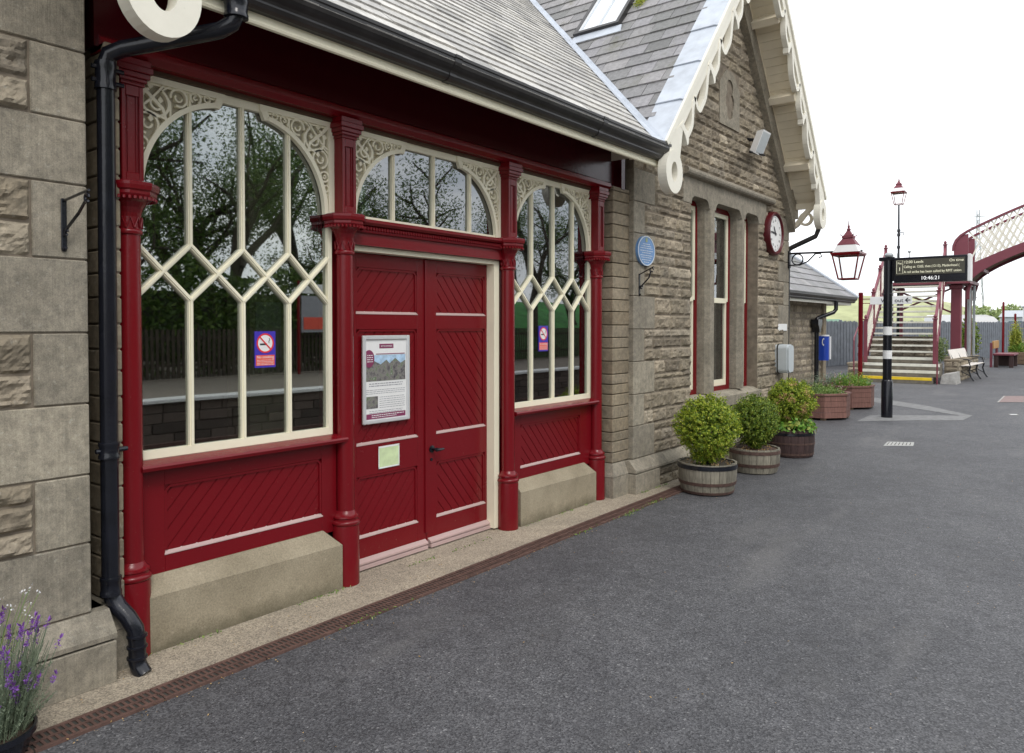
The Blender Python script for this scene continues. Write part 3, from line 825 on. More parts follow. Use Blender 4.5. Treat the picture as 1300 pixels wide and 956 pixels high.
# ---- main roof between the wings
def ux(v): return None
mr = MB(); RX0, RZ0, RM = .6, 3.17, .9
Lm = 3.43 * math.sqrt(1 + RM * RM)
du = (-1 / math.sqrt(1 + RM * RM), RM / math.sqrt(1 + RM * RM)); nu_ = (RM / math.sqrt(1 + RM * RM), 1 / math.sqrt(1 + RM * RM))
def PM(y, v, h): return (RX0 + du[0] * v + nu_[0] * h, y, RZ0 + du[1] * v + nu_[1] * h)
v = 0; row = 0; step = .145
rg = random.Random(3)
def ymax(v): return min(AP[0], EYL + (RZ0 + du[1] * v - EZL) / SL + .03)
def ymin(v): return MIR - ymax(v)
while v < Lm - .01:
    v1 = min(v + step + .05, Lm)
    y = ymin(v) - .2 - (row % 2) * .15; ys_ = [y]
    while y < ymax(v1) + .2: y += rg.uniform(.24, .34); ys_.append(y)
    for a, b in zip(ys_, ys_[1:]):
        cl = lambda q, vv: max(ymin(vv), min(ymax(vv), q))
        p0, p1, q0, q1 = cl(a, v), cl(a, v1), cl(b, v), cl(b, v1)
        if q0 - p0 < .005 and q1 - p1 < .005: continue
        t0 = .017 + rg.uniform(0, .005); g_ = .0018
        mr.hexa([PM(p0 + g_, v, .004), PM(q0 - g_, v, .004), PM(q1 - g_, v1, -.004), PM(p1 + g_, v1, -.004), PM(p0 + g_, v, t0), PM(q0 - g_, v, t0), PM(q1 - g_, v1, .003), PM(p1 + g_, v1, .003)])
    v += step; row += 1
mr.build('slates', M_slatew, B)
rb = MB()
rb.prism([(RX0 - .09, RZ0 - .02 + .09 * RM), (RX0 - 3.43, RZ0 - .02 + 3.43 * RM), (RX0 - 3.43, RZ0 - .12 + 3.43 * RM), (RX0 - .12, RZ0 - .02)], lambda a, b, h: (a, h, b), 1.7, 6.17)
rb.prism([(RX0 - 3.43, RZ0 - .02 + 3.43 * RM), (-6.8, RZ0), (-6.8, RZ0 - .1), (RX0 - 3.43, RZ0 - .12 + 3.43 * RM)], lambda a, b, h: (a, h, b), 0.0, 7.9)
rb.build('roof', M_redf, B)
# valleys
for mirr in (False, True):
    vl = MB(); pts = []
    for i in range(13):
        a = i / 12
        Yv = EYL - .01 + a * (AP[0] - EYL + .01); Zv = EZL + SL * (Yv - EYL)
        Xv = RX0 - (Zv - RZ0) / RM
        pts.append((Xv, Yv, Zv))
    mm = lambda q: (q[0], MIR - q[1], q[2]) if mirr else q
    for k_, (p0, p1) in enumerate(zip(pts, pts[1:])):
        j_ = .002 * (k_ % 2)
        def o1(p, d, h): return (p[0], p[1] - d, p[2] + h + j_)
        def o2(p, d, h): return (p[0] + d, p[1], p[2] + h + j_)
        for (A1, A2, B1, B2) in ((o1(p0, .115, .024), o1(p0, 0, .030), o1(p1, 0, .030), o1(p1, .115, .024)), (o1(p0, 0, .030), o2(p0, .035, .040), o2(p1, .035, .040), o1(p1, 0, .030))):
            vl.hexa([mm(q) for q in (A1, A2, B1, B2)] + [mm((q[0], q[1], q[2] + .006)) for q in (A1, A2, B1, B2)])
    vl.build('valley_flashing', M_lead, B)

# ---- eaves: fascia and ogee gutter
Y0, Y1 = 1.66, 6.215
f = MB(); f.extr([(.47, 3.045), (.50, 3.045), (.50, 3.12), (.47, 3.12)], Y0, Y1); f.tube([(.497, Y0, 3.04), (.497, Y1, 3.04)], .016, 8)
f.box(.44, .515, Y0, Y1, 3.10, 3.118)
f.build('fascia', M_cream, B)
gprof = [(.50, 3.085), (.535, 3.085), (.556, 3.095), (.566, 3.112), (.566, 3.122), (.572, 3.135), (.590, 3.148), (.604, 3.162), (.610, 3.18), (.610, 3.20), (.618, 3.205), (.618, 3.222), (.600, 3.222), (.596, 3.20), (.57, 3.15), (.52, 3.12), (.50, 3.12)]
gt = MB()
for a, b in ((Y0 - .02, 3.4), (3.405, 5.1), (5.105, Y1 + .01)): gt.extr(gprof, a, b)
for y in (3.4, 5.1):
    gt.extr([(x + (.004 if x > .51 else 0), z + (-.004 if z < 3.12 else .002)) for x, z in gprof], y - .03, y + .03)
gt.extr([(.505, 3.09), (.55, 3.09), (.60, 3.16), (.61, 3.22), (.505, 3.22)], Y1 + .01, Y1 + .016)
gt.build('gutter', M_gut, B)
# frieze above the glazed screen with mouldings
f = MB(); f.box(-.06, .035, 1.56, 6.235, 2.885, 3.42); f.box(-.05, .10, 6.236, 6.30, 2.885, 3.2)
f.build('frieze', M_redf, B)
f = MB()
f.extr([(-.05, 2.86), (.045, 2.86), (.075, 2.885), (.075, 2.90), (.055, 2.905), (.055, 2.925), (.036, 2.94), (-.05, 2.94)], 1.58, 6.12)
f.build('frieze_moulding', M_red, B)
f = MB(); f.box(-.14, -.012, 1.6, 6.09, 2.838, 2.862); f.build('head_batten', simple('brown_batten', (0.10, 0.06, 0.035), 0.8), B)

# ---- columns
CY = [1.724, 3.031, 4.648, 5.955]
def column(y):
    c = MB()
    c.lathe([(.083, 0), (.083, .36), (.081, .375)], (0, y, 0), 24)
    c.lathe([(.079, .375), (.088, .383), (.090, .393), (.086, .402), (.076, .408), (.076, .418), (.082, .424), (.080, .434), (.068, .442), (.060, .458), (.056, .465)], (0, y, 0), 24)
    c.lathe([(.054, .465), (.052, 2.035), (.060, 2.04), (.063, 2.05), (.060, 2.06), (.054, 2.064), (.055, 2.12)], (0, y, 0), 24)
    o = c.build('column', M_red, B, smooth=True)
    c = MB()
    # leaf band: raised chevrons
    for k in range(10):
        t = 2 * PI * k / 10; t2 = t + PI / 10; t3 = t + PI / 5
        rr = .059
        P = [(rr * math.cos(t), y + rr * math.sin(t), 2.068), (rr * math.cos(t2), y + rr * math.sin(t2), 2.118), (rr * math.cos(t3), y + rr * math.sin(t3), 2.068)]
        c.tube(P, .0045, 5)
    c.lathe([(.055, 2.12), (.058, 2.14), (.066, 2.165), (.083, 2.19), (.105, 2.205), (.112, 2.21)], (0, y, 0), 24)
    c.lathe([(.118, 2.21), (.125, 2.222), (.125, 2.236), (.133, 2.243), (.137, 2.262), (.137, 2.276), (.120, 2.283)], (0, y, 0), 8, rot=PI / 8)
    for k in range(32):
        t = 2 * PI * k / 32; rr = .118
        c.lathe([(.0085, 0), (.0085, .012), (.004, .016)], (rr * math.cos(t), y + rr * math.sin(t), 2.197), 6)
    c.build('capital', M_red, o, smooth=False)
    c = MB(); hw = .052
    for (a, b) in ((-hw, -hw + .02), (hw - .02, hw)):
        c.bbox(-hw, hw, y + a, y + b, 2.283, 2.74, .003)
    c.box(-hw, hw - .012, y - hw + .02, y + hw - .02, 2.283, 2.74)
    c.bbox(-hw, hw - .0005, y - hw + .02, y + hw - .02, 2.283, 2.33, .003); c.bbox(-hw, hw - .0005, y - hw + .02, y + hw - .02, 2.69, 2.74, .003)
    c.box(-hw, hw - .006, y - hw + .030, y - hw + .034, 2.33, 2.69); c.box(-hw, hw - .006, y + hw - .034, y + hw - .030, 2.33, 2.69)
    for (e, z0, z1) in ((.006, 2.74, 2.752), (.014, 2.758, 2.775), (.024, 2.775, 2.80), (.034, 2.80, 2.83), (.028, 2.83, 2.862)):
        c.bbox(-hw, hw + e, y - hw - e, y + hw + e, z0, z1, .003)
    c.bbox(-hw, hw + .003, y - hw - .003, y + hw + .003, 2.752, 2.758, .001)
    c.build('upper_pilaster', M_red, o)
for y in CY:
    column(y)
    p_ = MB(); p_.box(-.16, -.074, y - .075, y + .075, .35, 2.86); p_.build('backing_post', M_red, B)

# ---- glazed screens
GX = -.06
fg = lambda a, b, h: (GX + h, a, b)
def spandrel(y0, s, ztop, parent, hh=.56, ww=.50):
    # y0: outer corner; s: direction into the window
    F_ = lambda a, b, h: (GX + h, y0 + s * a, ztop - b)
    m = MB()
    m.strip([(0, .016), (ww, .016)], .032, F_, .004, .034)
    m.prism([(ww - .05, .03), (ww, .03), (ww - .015, .05), (ww - .03, .085), (ww - .07, .078)], F_, .005, .033)
    m.strip([(.014, .0), (.014, hh)], .028, F_, .0045, .0335)
    if s < 0: m.strip([(-.012, .0), (-.012, hh)], .03, F_, .0045, .030)
    arc = []
    for i in range(21):
        t = i / 20 * R(80)
        arc.append((ww + .03 - (ww - .015) * math.cos(t), hh - (hh - .062) * math.sin(t)))
    m.strip(arc, .026, F_, .004, .036)
    def ring(a, b, r, w_=.010, t0=0, t1=330, hz=.030):
        m.strip([(a + r * math.cos(R(t)), b + r * math.sin(R(t))) for t in [t0 + (t1 - t0) * i / 22 for i in range(23)]], w_, F_, .006, hz)
    ring(.125, .125, .068, .013, -60, 240)
    ring(.130, .130, .030, .011, 30, 250)
    ring(.085, .235, .052, .011, 100, 400)
    ring(.085, .235, .022, .010, 0, 230, .028)
    ring(.245, .078, .043, .011, 170, 470)
    ring(.245, .078, .018, .009, 0, 220, .028)
    ring(.055, .335, .030, .010, 60, 380); ring(.055, .335, .010, .008, 0, 300, .028)
    ring(.335, .058, .028, .010, 120, 420); ring(.335, .058, .009, .008, 0, 300, .028)
    ring(.045, .405, .019, .008, 0, 350); ring(.40, .048, .017, .008, 0, 350)
    for i in range(3): m.strip([(.034, .44 + i * .04), (.050, .46 + i * .04)], .008, F_, .006, .03)
    m.strip([(.02, .02), (.07, .075), (.16, .15), (.18, .21)], lambda t: .022 - .008 * t, F_, .007, .031)
    m.strip([(.17, .03), (.13, .08), (.075, .14), (.03, .17)], .011, F_, .0065, .0295)
    m.strip([(.18, .20), (.13, .185), (.06, .165), (.03, .19)], .010, F_, .0062, .0292)
    m.strip([(.20, .19), (.20, .11), (.16, .06), (.20, .03)], .010, F_, .0061, .0291)
    for (a, b) in ((.10, .05), (.05, .10), (.15, .11), (.10, .21)):
        m.prism([(a - .014, b), (a, b - .02), (a + .016, b), (a, b + .016)], F_, .008, .027)
    m.build('spandrel', M_cream, parent, smooth=False)
    bk = MB(); poly = [(.0, .0), (ww - .08, .0), (ww - .10, .07)] + [(a, b) for a, b in reversed(arc[:16])] + [(0, hh)]
    bk.prism(poly, F_, .001, .0035); bk.build('spandrel_backing', simple_backing(), parent)
_bk = []
def simple_backing():
    if not _bk: _bk.append(simple('shaded_cream_backing', (0.46, 0.42, 0.32), 0.7, var=0.15, scale=14))  # cream toned down: shade behind the fretwork is in the colour
    return _bk[0]
def screen(y0, y1, zb, zt, ms, diamonds, label=None):
    m = MB(); t = .03
    D0, D1 = -.012, .018
    m.box(GX + D0, GX + D1 + .006, y0, y0 + t, zb, zt); m.box(GX + D0, GX + D1 + .006, y1 - t, y1, zb, zt)
    m.box(GX + D0, GX + D1 + .005, y0 + t, y1 - t, zb, zb + .042 if diamonds else zb + .028); m.box(GX + D0, GX + D1 + .005, y0 + t, y1 - t, zt - .045, zt)
    zt_, zb_ = 2.018, 1.735
    hw = .0125
    def bar(p, q, k=0):
        m.strip([p, q], .025, fg, D0 + .001 + k, D1 + k); m.strip([p, q], .011, fg, D1 + k - .004, D1 + .007 + k)
    if diamonds:
        for y in ms:
            bar((y, zt_ - .004), (y, zt - .045)); bar((y, zb + .042), (y, zb_ + .004))
        nodes = [y0 + t * .5] + list(ms) + [y1 - t * .5]
        for a, b in zip(nodes, nodes[1:]):
            bar((a, zt_), (b, zb_), .0012); bar((a, zb_), (b, zt_), .0024)
    else:
        for y in ms: bar((y, zb + .028), (y, zt - .045))
    o = m.build('glazed_screen', M_cream, B)
    g = MB(); g.box(GX - .004, GX - .001, y0 + .01, y1 - .01, zb + .01, zt - .01); g.build('pane', M_glass, o)
    spandrel(y0 + .0, 1, zt - .002, o); spandrel(y1 - .0, -1, zt - .002, o)
    return o
screen(1.752, 2.962, .938, 2.838, (2.058, 2.362, 2.660), True)
screen(4.712, 5.922, .938, 2.838, (5.022, 5.330, 5.630), True)
m_ = screen(3.09, 4.592, 2.272, 2.838, (3.478, 3.862, 4.248), False)

# ---- transom over the doors with a roped moulding
t = MB()
t.box(-.10, -.005, 3.085, 4.596, 2.112, 2.271)
t.extr([(-.01, 2.235), (.035, 2.235), (.05, 2.25), (.05, 2.262), (.038, 2.272), (-.01, 2.272)], 3.10, 4.58)
y = 3.11
while y < 4.57:
    t.lathe([(.006, 0), (.010, .006), (.010, .02), (.005, .028)], (.018, y, 2.205), 6); y += .0235
t.extr([(-.01, 2.19), (.012, 2.19), (.016, 2.2), (.012, 2.212), (-.01, 2.212)], 3.10, 4.58)
t.build('transom', M_red, B)
# door lining
t = MB(); t.box(-.13, -.045, 3.075, 3.125, 0.02, 2.108); t.box(-.13, -.045, 4.532, 4.592, 0.02, 2.108); t.box(-.13, -.0445, 3.125, 4.532, 2.078, 2.110)
t.build('door_lining', M_cream, B)

def clip(poly, a0, a1, b0, b1):
    def cut(P, ins, inter):
        out = []
        for i in range(len(P)):
            p, q = P[i - 1], P[i]
            if ins(q):
                if not ins(p): out.append(inter(p, q))
                out.append(q)
            elif ins(p): out.append(inter(p, q))
        return out
    for ax, lim, sg in ((0, a0, 1), (0, a1, -1), (1, b0, 1), (1, b1, -1)):
        if not poly: return []
        ins = lambda p: (p[ax] - lim) * sg >= 0
        def inter(p, q):
            t = (lim - p[ax]) / (q[ax] - p[ax]); return (p[0] + (q[0] - p[0]) * t, p[1] + (q[1] - p[1]) * t)
        poly = cut(poly, ins, inter)
    return poly
def diag(mb, a0, a1, b0, b1, x, sgn, wd=.062, ang=50):
    # bevelled diagonal boards filling a panel
    ca, sa = math.cos(R(ang)), math.sin(R(ang)) * sgn
    nx, ny = -sa, ca
    cx, cy = (a0 + a1) / 2, (b0 + b1) / 2
    L = 3
    for k in range(-30, 31):
        o0 = k * wd + .0012; o1 = (k + 1) * wd - .0012
        for (p0, p1, h) in ((o0, o1, .006), (o0 + .003, o1 - .003, .0085)):
            P = [(cx - ca * L + nx * p0, cy - sa * L + ny * p0), (cx + ca * L + nx * p0, cy + sa * L + ny * p0), (cx + ca * L + nx * p1, cy + sa * L + ny * p1), (cx - ca * L + nx * p1, cy - sa * L + ny * p1)]
            q = clip(P, a0, a1, b0, b1)
            if len(q) >= 3: mb.prism(q, lambda a, b, h_: (x + h_, a, b), -.004, h)
def panel_frame(mb, X, a0, a1, b0, b1, holes, th=.022):
    # frame face with rectangular holes stacked vertically; holes: [(a0,a1,b0,b1)] sharing a-range
    ha0, ha1 = holes[0][0], holes[0][1]
    mb.bbox(X, X + th, a0, ha0, b0, b1, .002); mb.bbox(X, X + th, ha1, a1, b0, b1, .002)
    zs = [b0] + [z for h in sorted(holes, key=lambda h: h[2]) for z in (h[2], h[3])] + [b1]
    for i in range(0, len(zs), 2): mb.bbox(X, X + th - .0006, ha0, ha1, zs[i], zs[i + 1], .002)
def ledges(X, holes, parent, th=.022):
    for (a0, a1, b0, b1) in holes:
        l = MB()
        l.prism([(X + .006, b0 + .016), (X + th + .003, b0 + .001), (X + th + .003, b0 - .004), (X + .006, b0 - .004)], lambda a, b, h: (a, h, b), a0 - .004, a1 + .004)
        l.build('sheen_ledge', M_pink, parent)  # sky sheen along the ledge is put into its colour
def mould(X, holes, parent, th=.022):
    for (a0, a1, b0, b1) in holes:
        l = MB()
        P = [(a0 + .008, b0 + .02), (a0 + .008, b1 - .03), (a0 + .03, b1 - .008), (a1 - .03, b1 - .008), (a1 - .008, b1 - .03), (a1 - .008, b0 + .02)]
        l.strip(P, .014, lambda a, b, h: (X + h, a, b), .008, .0175)
        l.build('panel_moulding', M_red, parent)
DX = -.142
for (a0, a1, h0, h1, sg) in ((3.10, 3.858, 3.222, 3.772, 1), (3.862, 4.62, 3.965, 4.510, -1)):
    d = MB(); holes = [(h0, h1, .215, .614), (h0, h1, .822, 1.578), (h0, h1, 1.682, 1.983)]
    d.box(DX - .02, DX - .001, a0, a1, .035, 2.07)
    for h in holes: diag(d, h[0], h[1], h[2], h[3], DX, sg)
    panel_frame(d, DX, a0, a1, .035, 2.074, holes)
    if sg > 0: d.bbox(DX + .022, DX + .036, 3.842, 3.872, .12, 2.07, .003)
    o = d.build('door', M_red, B)
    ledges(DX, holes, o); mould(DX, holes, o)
    k = MB()
    yA, yB = (a0, a1)
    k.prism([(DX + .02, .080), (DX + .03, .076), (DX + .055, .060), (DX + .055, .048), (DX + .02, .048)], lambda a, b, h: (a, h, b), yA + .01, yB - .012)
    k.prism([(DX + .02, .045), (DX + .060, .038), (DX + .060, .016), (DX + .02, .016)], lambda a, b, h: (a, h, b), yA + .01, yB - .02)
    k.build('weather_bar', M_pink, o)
    if sg < 0:
        k = MB(); k.lathe([(.026, 0), (.026, .006), (.012, .01), (.010, .045), (.016, .05), (.012, .062)], (DX + .022, 3.915, .715), 16, ax='x')
        k.tube([(DX + .075, 3.912, .715), (DX + .078, 3.94, .713), (DX + .074, 3.985, .712)], [.010, .011, .008], 8)
        k.lathe([(.012, 0), (.010, .006)], (DX + .022, 3.91, .64), 10, ax='x')
        k.build('handle', M_blk, o, smooth=True)

# ---- aprons with sills under the windows, and stone plinths
for (a0, a1, h0, h1, sg) in ((1.76, 2.98, 1.90, 2.87, 1), (4.70, 5.91, 4.84, 5.72, -1)):
    s_ = MB()
    s_.prism([(-.09, .937), (-.02, .937), (.050, .920), (.056, .910), (.050, .893), (.03, .886), (-.09, .886)], lambda a, b, h: (a, h, b), a0 - .005, a1 + .03 if sg > 0 else a1 + .01)
    s_.build('window_sill', M_red, B)
    l = MB(); l.strip([(a0, .9255), (a1, .9255)], .03, lambda a, b, h: (b * 0 + .0 + (-.005 + h), a, .9285 - (-.005 + h) * .20 + (b - .9255) * .01), .0, .054)
    p = MB(); X = -.045
    holes = [(h0, h1, .452, .80)]
    p.box(X - .02, X - .001, a0, a1, .34, .884)
    diag(p, h0, h1, .452, .80, X, sg, ang=48)
    panel_frame(p, X, a0, a1, .34, .8845, holes)
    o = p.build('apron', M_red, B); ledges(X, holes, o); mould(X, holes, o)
    st = MB()
    e0, e1 = (a0 - .0, 2.955) if sg > 0 else (4.735, 5.86)
    n = 3 if sg > 0 else 2
    # stone plinth with hipped ends
    for i in range(1):
        c0, c1 = e0, e1
        T = [(-.06, c0, .363), (-.01, c0 + (0 if sg > 0 else .0), .363), (-.01, c1 - .085, .363), (-.06, c1 - .085, .363)]
        st.hexa([(-.12, c0, .280), (.062, c0, .280), (.062, c1, .272), (-.12, c1, .272), (-.12, c0, .363), (-.012, c0, .363), (-.012, c1 - .085, .363), (-.12, c1 - .085, .363)])
        st.hexa([(-.12, c0, 0), (.060, c0, 0), (.062, c1, 0), (-.12, c1, 0), (-.12, c0, .2795), (.062, c0, .2795), (.062, c1, .2715), (-.12, c1, .2715)])
    st.build('plinth', M_plin, B)

# ---- stone jambs beside the timber screen
def jmap(mir):
    return (lambda p: (p[0] - .010, 7.745 - p[1], p[2])) if mir else None
for mir in (False, True):
    j = MB(); j.map = jmap(mir); rg = random.Random(4)
    z = .32; ye = 6.165 if mir else 6.40
    while z < 2.88:
        h = rg.uniform(.085, .13); z1 = min(z + h, 2.9)
        inset = rg.uniform(0, .003)
        j.bbox(-.26, .095 - inset, 6.095, ye, z + .003, z1 - .003, .006); z = z1
    j.build('jamb_stonework', M_ashw, B, flip=mir)
    j = MB(); j.map = jmap(mir)
    j.box(-.25, .087, 6.102, ye - .01, .3, 2.9)
    if mir: j.box(-.25, -.13, 6.15, 6.40, .3, 2.9); j.build('jamb_core', M_mort, B, flip=mir)
    j = MB(); j.map = jmap(mir)
    j.hexa([(-.26, 6.04, .20), (.135, 6.04, .20), (.135, 6.40, .20), (-.26, 6.40, .20), (-.26, 6.095, .318), (.095, 6.095, .318), (.095, 6.40, .318), (-.26, 6.40, .318)])
    j.box(-.26, .135, 6.04, 6.40, 0, .196)
    j.build('jamb_plinth', M_ash, B, flip=mir)
# ---- interior of the waiting room
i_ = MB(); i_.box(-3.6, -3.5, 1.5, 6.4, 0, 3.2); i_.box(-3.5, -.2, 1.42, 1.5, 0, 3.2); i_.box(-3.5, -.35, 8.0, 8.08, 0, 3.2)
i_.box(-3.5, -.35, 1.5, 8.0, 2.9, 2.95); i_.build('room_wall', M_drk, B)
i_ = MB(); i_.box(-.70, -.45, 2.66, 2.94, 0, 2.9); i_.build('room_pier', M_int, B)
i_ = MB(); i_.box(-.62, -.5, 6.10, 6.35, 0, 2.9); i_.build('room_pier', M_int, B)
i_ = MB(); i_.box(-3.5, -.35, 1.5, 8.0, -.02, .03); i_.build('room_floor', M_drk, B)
i_ = MB(); i_.box(-.449, -.44, 2.70, 2.88, 1.40, 1.75); i_.build('room_notice', M_grey, B)
i_ = MB(); i_.box(-.75, -.70, 5.55, 6.3, .5, 2.15); i_.build('added_green_panel', M_green, B)  # added panel; stands in for the grass bank's green reflected in the glass
# ---- downpipe in the left nook
p = MB()
path = [(.555, 1.97, 3.10), (.555, 1.97, 3.02), (.545, 1.955, 2.975), (.50, 1.92, 2.945), (.30, 1.76, 2.895), (.16, 1.645, 2.86), (.115, 1.605, 2.835), (.10, 1.594, 2.79), (.10, 1.592, .40), (.103, 1.60, .35), (.13, 1.615, .305), (.17, 1.635, .265), (.20, 1.655, .21), (.205, 1.66, .15), (.205, 1.66, .06), (.215, 1.665, .03), (.24, 1.675, .0)]
path = [(x, y - .013, z) for x, y, z in path]; p.tube(path, .038, 20)
def col_(z0, z1, c, r): c = (c[0], c[1] - .013); r += .009; p.lathe([(.037, 0), (r, .003), (r, (z1 - z0) * .2), (r * .93, (z1 - z0) * .3), (r * .93, (z1 - z0) * .7), (r, (z1 - z0) * .8), (r, z1 - z0 - .003), (.037, z1 - z0)], (c[0], c[1], z0), 20)
col_(2.67, 2.80, (.10, 1.593), .037); col_(.99, 1.07, (.10, 1.592), .037); col_(.36, .45, (.10, 1.593), .037)
col_(3.0, 3.085, (.555, 1.97), .045)
for z in (.07, .12, .17): p.lathe([(.038, 0), (.045, .004), (.045, .012), (.038, .016)], (.205, 1.647, z), 20)
for z in (2.71, 2.77, 1.03): p.tube([(.10, 1.52, z), (.10, 1.66, z)], .011, 8)
p.build('downpipe', M_blk, B, smooth=True)

# ---- skylight in the near slope of the right gable
sk = MB()
L = math.hypot(AP[0] - EYL, AP[1] - EZL); dy, dz = (AP[0] - EYL) / L, (AP[1] - EZL) / L
def PS(x, v, h): return (x, EYL + dy * v - dz * h, EZL + dz * v + dy * h)
v0 = (5.03 - EZL) / dz; v1 = v0 + 1.0; x0, x1 = -1.36, -.74
def ring4(mb, xa, xb, va, vb, t, h0, h1):
    for (a, b, c, d) in ((xa, xb, va, va + t), (xa, xb, vb - t, vb), (xa, xa + t, va + t, vb - t), (xb - t, xb, va + t, vb - t)):
        mb.hexa([PS(a, c, h0), PS(b, c, h0), PS(b, d, h0), PS(a, d, h0), PS(a, c, h1), PS(b, c, h1), PS(b, d, h1), PS(a, d, h1)])
ring4(sk, x0, x1, v0, v1, .045, .0, .075)
so_ = sk.build('skylight', M_gut, B)
sk = MB(); ring4(sk, x0 + .045, x1 - .045, v0 + .045, v1 - .045, .03, .02, .066)
xm = (x0 + x1) / 2; sk.hexa([PS(xm - .012, v0 + .07, .05), PS(xm + .012, v0 + .07, .05), PS(xm + .012, v1 - .07, .05), PS(xm - .012, v1 - .07, .05), PS(xm - .012, v0 + .07, .068), PS(xm + .012, v0 + .07, .068), PS(xm + .012, v1 - .07, .068), PS(xm - .012, v1 - .07, .068)])
sk.build('glazing_bar', M_alu, so_)
sk = MB(); sk.hexa([PS(x0 + .05, v0 + .05, .045), PS(x1 - .05, v0 + .05, .045), PS(x1 - .05, v1 - .05, .045), PS(x0 + .05, v1 - .05, .045), PS(x0 + .05, v0 + .05, .05), PS(x1 - .05, v0 + .05, .05), PS(x1 - .05, v1 - .05, .05), PS(x0 + .05, v1 - .05, .05)])
mm_, nt_, b_ = newmat('skylight_glass'); b_.inputs['Base Color'].default_value = (.75, .8, .85, 1); b_.inputs['Metallic'].default_value = .85; b_.inputs['Roughness'].default_value = .08
sk.build('pane', mm_, so_)
sk = MB(); sk.hexa([PS(x0 - .02, v0 - .13, .02), PS(x1 + .06, v0 - .13, .02), PS(x1 + .03, v0, .03), PS(x0, v0, .03), PS(x0 - .02, v0 - .13, .028), PS(x1 + .06, v0 - .13, .028), PS(x1 + .03, v0, .038), PS(x0, v0, .038)])
sk.build('flashing', M_lead, so_)
# clump of moss beside the skylight
mo = MB(); rg = random.Random(2)
for _ in range(260):
    mo.leaf(Vector(PS(-.62 + rg.gauss(0, .035), v0 + .42 + rg.gauss(0, .045), .03 + abs(rg.gauss(0, .015)))), .012, rg)
tag(mo.build('moss_clump', M_gold), 'ochre clump of moss growing on the slates beside the skylight', 'moss')

# ---- rear annex beyond the gable
AX = -1.5
AN = thing('station_annex', 'low stone lean-to annex with hipped slate roof beyond the gable', 'annex', (AX, 15, 0))
a = MB(); a.box(-5, AX - .03, 11, 18.5, 0, 2.2); a.build('wall', M_mort, AN)
a = MB(); rg = random.Random(9); z = 0
while z < 2.15:
    h = rg.uniform(.12, .17); u = 14.0
    while u < 18.4:
        e = min(18.5, u + rg.uniform(.2, .45))
        if not (14.75 < (u + e) / 2 < 15.75 and z > .1): rock(a, u + .005, e - .005, z + .005, min(z + h, 2.19) - .004, lambda p, q, h_: (AX - .03 + h_, p, q), .05, .02, rg)
        u = e
    z += h
a.build('rubble_stonework', M_rub, AN)
for (ya, yb) in ((14.55, 14.72), (15.78, 15.95), (18.3, 18.52)): a = MB(); a.bbox(AX - .05, AX + .03, ya, yb, 0, 2.16, .01); a.build('dressed_jamb', M_ashw, AN)
a = MB(); a.box(AX - .028, AX - .01, 14.73, 15.77, 0.02, 2.1); a.build('door', M_drk, AN)
a = MB(); a.box(AX + .0, AX + .30, 11, 19.5, 2.15, 2.17); a.box(AX + .30, AX + .325, 11, 19.52, 2.10, 2.19); a.box(-4, AX + .30, 19.5, 19.52, 2.10, 2.19)
a.build('fascia', M_white, AN)
a = MB(); a.extr([(x + AX + .33 - .5, z - .93) for x, z in gprof], 11, 19.62); a.build('gutter', M_gut, AN)
a = MB(); X0 = AX + .42; Zr = 2.31; PT = .82
rg = random.Random(8); v = 0
LL = 2.6 * math.sqrt(1 + PT * PT); cd, sd_ = 1 / math.sqrt(1 + PT * PT), PT / math.sqrt(1 + PT * PT)
def PA(y, v, h): return (X0 - cd * v + sd_ * h, y, Zr - .03 + sd_ * v + cd * h)
row = 0
while v < LL:
    v1_ = v + .30; y = 12 + (row % 2) * .2
    ymx = lambda vv: 19.65 - cd * vv * .95
    while y < ymx(v):
        e = y + .42
        q0, q1 = min(e, ymx(v)), min(e, ymx(v1_)); p1 = min(y, ymx(v1_))
        a.hexa([PA(y + .003, v, .002), PA(q0 - .003, v, .002), PA(q1 - .003, v1_, -.005), PA(p1 + .003, v1_, -.005), PA(y + .003, v, .024), PA(q0 - .003, v, .024), PA(q1 - .003, v1_, .006), PA(p1 + .003, v1_, .006)])
        y = e
    v += .26; row += 1
a.build('slates', M_slate, AN)
a = MB(); a.hexa([PA(12, 0, -.08), PA(19.65, 0, -.08), PA(19.65 - cd * LL * .95, LL, -.08), PA(12, LL, -.08), PA(12, 0, -.01), PA(19.65, 0, -.01), PA(19.65 - cd * LL * .95, LL, -.01), PA(12, LL, -.01)])
# hip end slope
e1 = PA(19.65, 0, 0); e2 = PA(19.65 - cd * LL * .95, LL, 0)
a.f.append(tuple(a.av(q) for q in (e1, e2, (e2[0] - 2.6, 19.65, Zr))))
a.build('roof', M_slate, AN)
a = MB(); a.tube([PA(19.65, 0, .02), PA(19.65 - cd * LL * .95, LL, .03)], .05, 8); a.build('hip_tiles', M_lead, AN)
a = MB(); a.tube([(AX + .38, 18.0, 2.16), (AX + .38, 18.0, 1.98), (AX + .34, 17.95, 1.91), (AX + .1, 17.66, 1.79), (AX + .08, 17.6, 1.76), (AX + .08, 17.59, 1.7)], .045, 12); a.tube([(AX + .08, 17.59, 1.5), (AX + .08, 17.59, .02)], .05, 12)
a.prism([(17.44, 1.75), (17.74, 1.75), (17.74, 1.64), (17.66, 1.55), (17.64, 1.46), (17.54, 1.46), (17.52, 1.55), (17.44, 1.64)], lambda u, v, h: (h, u, v), AX + .0, AX + .16)
a.build('downpipe', M_blk, AN, smooth=True)


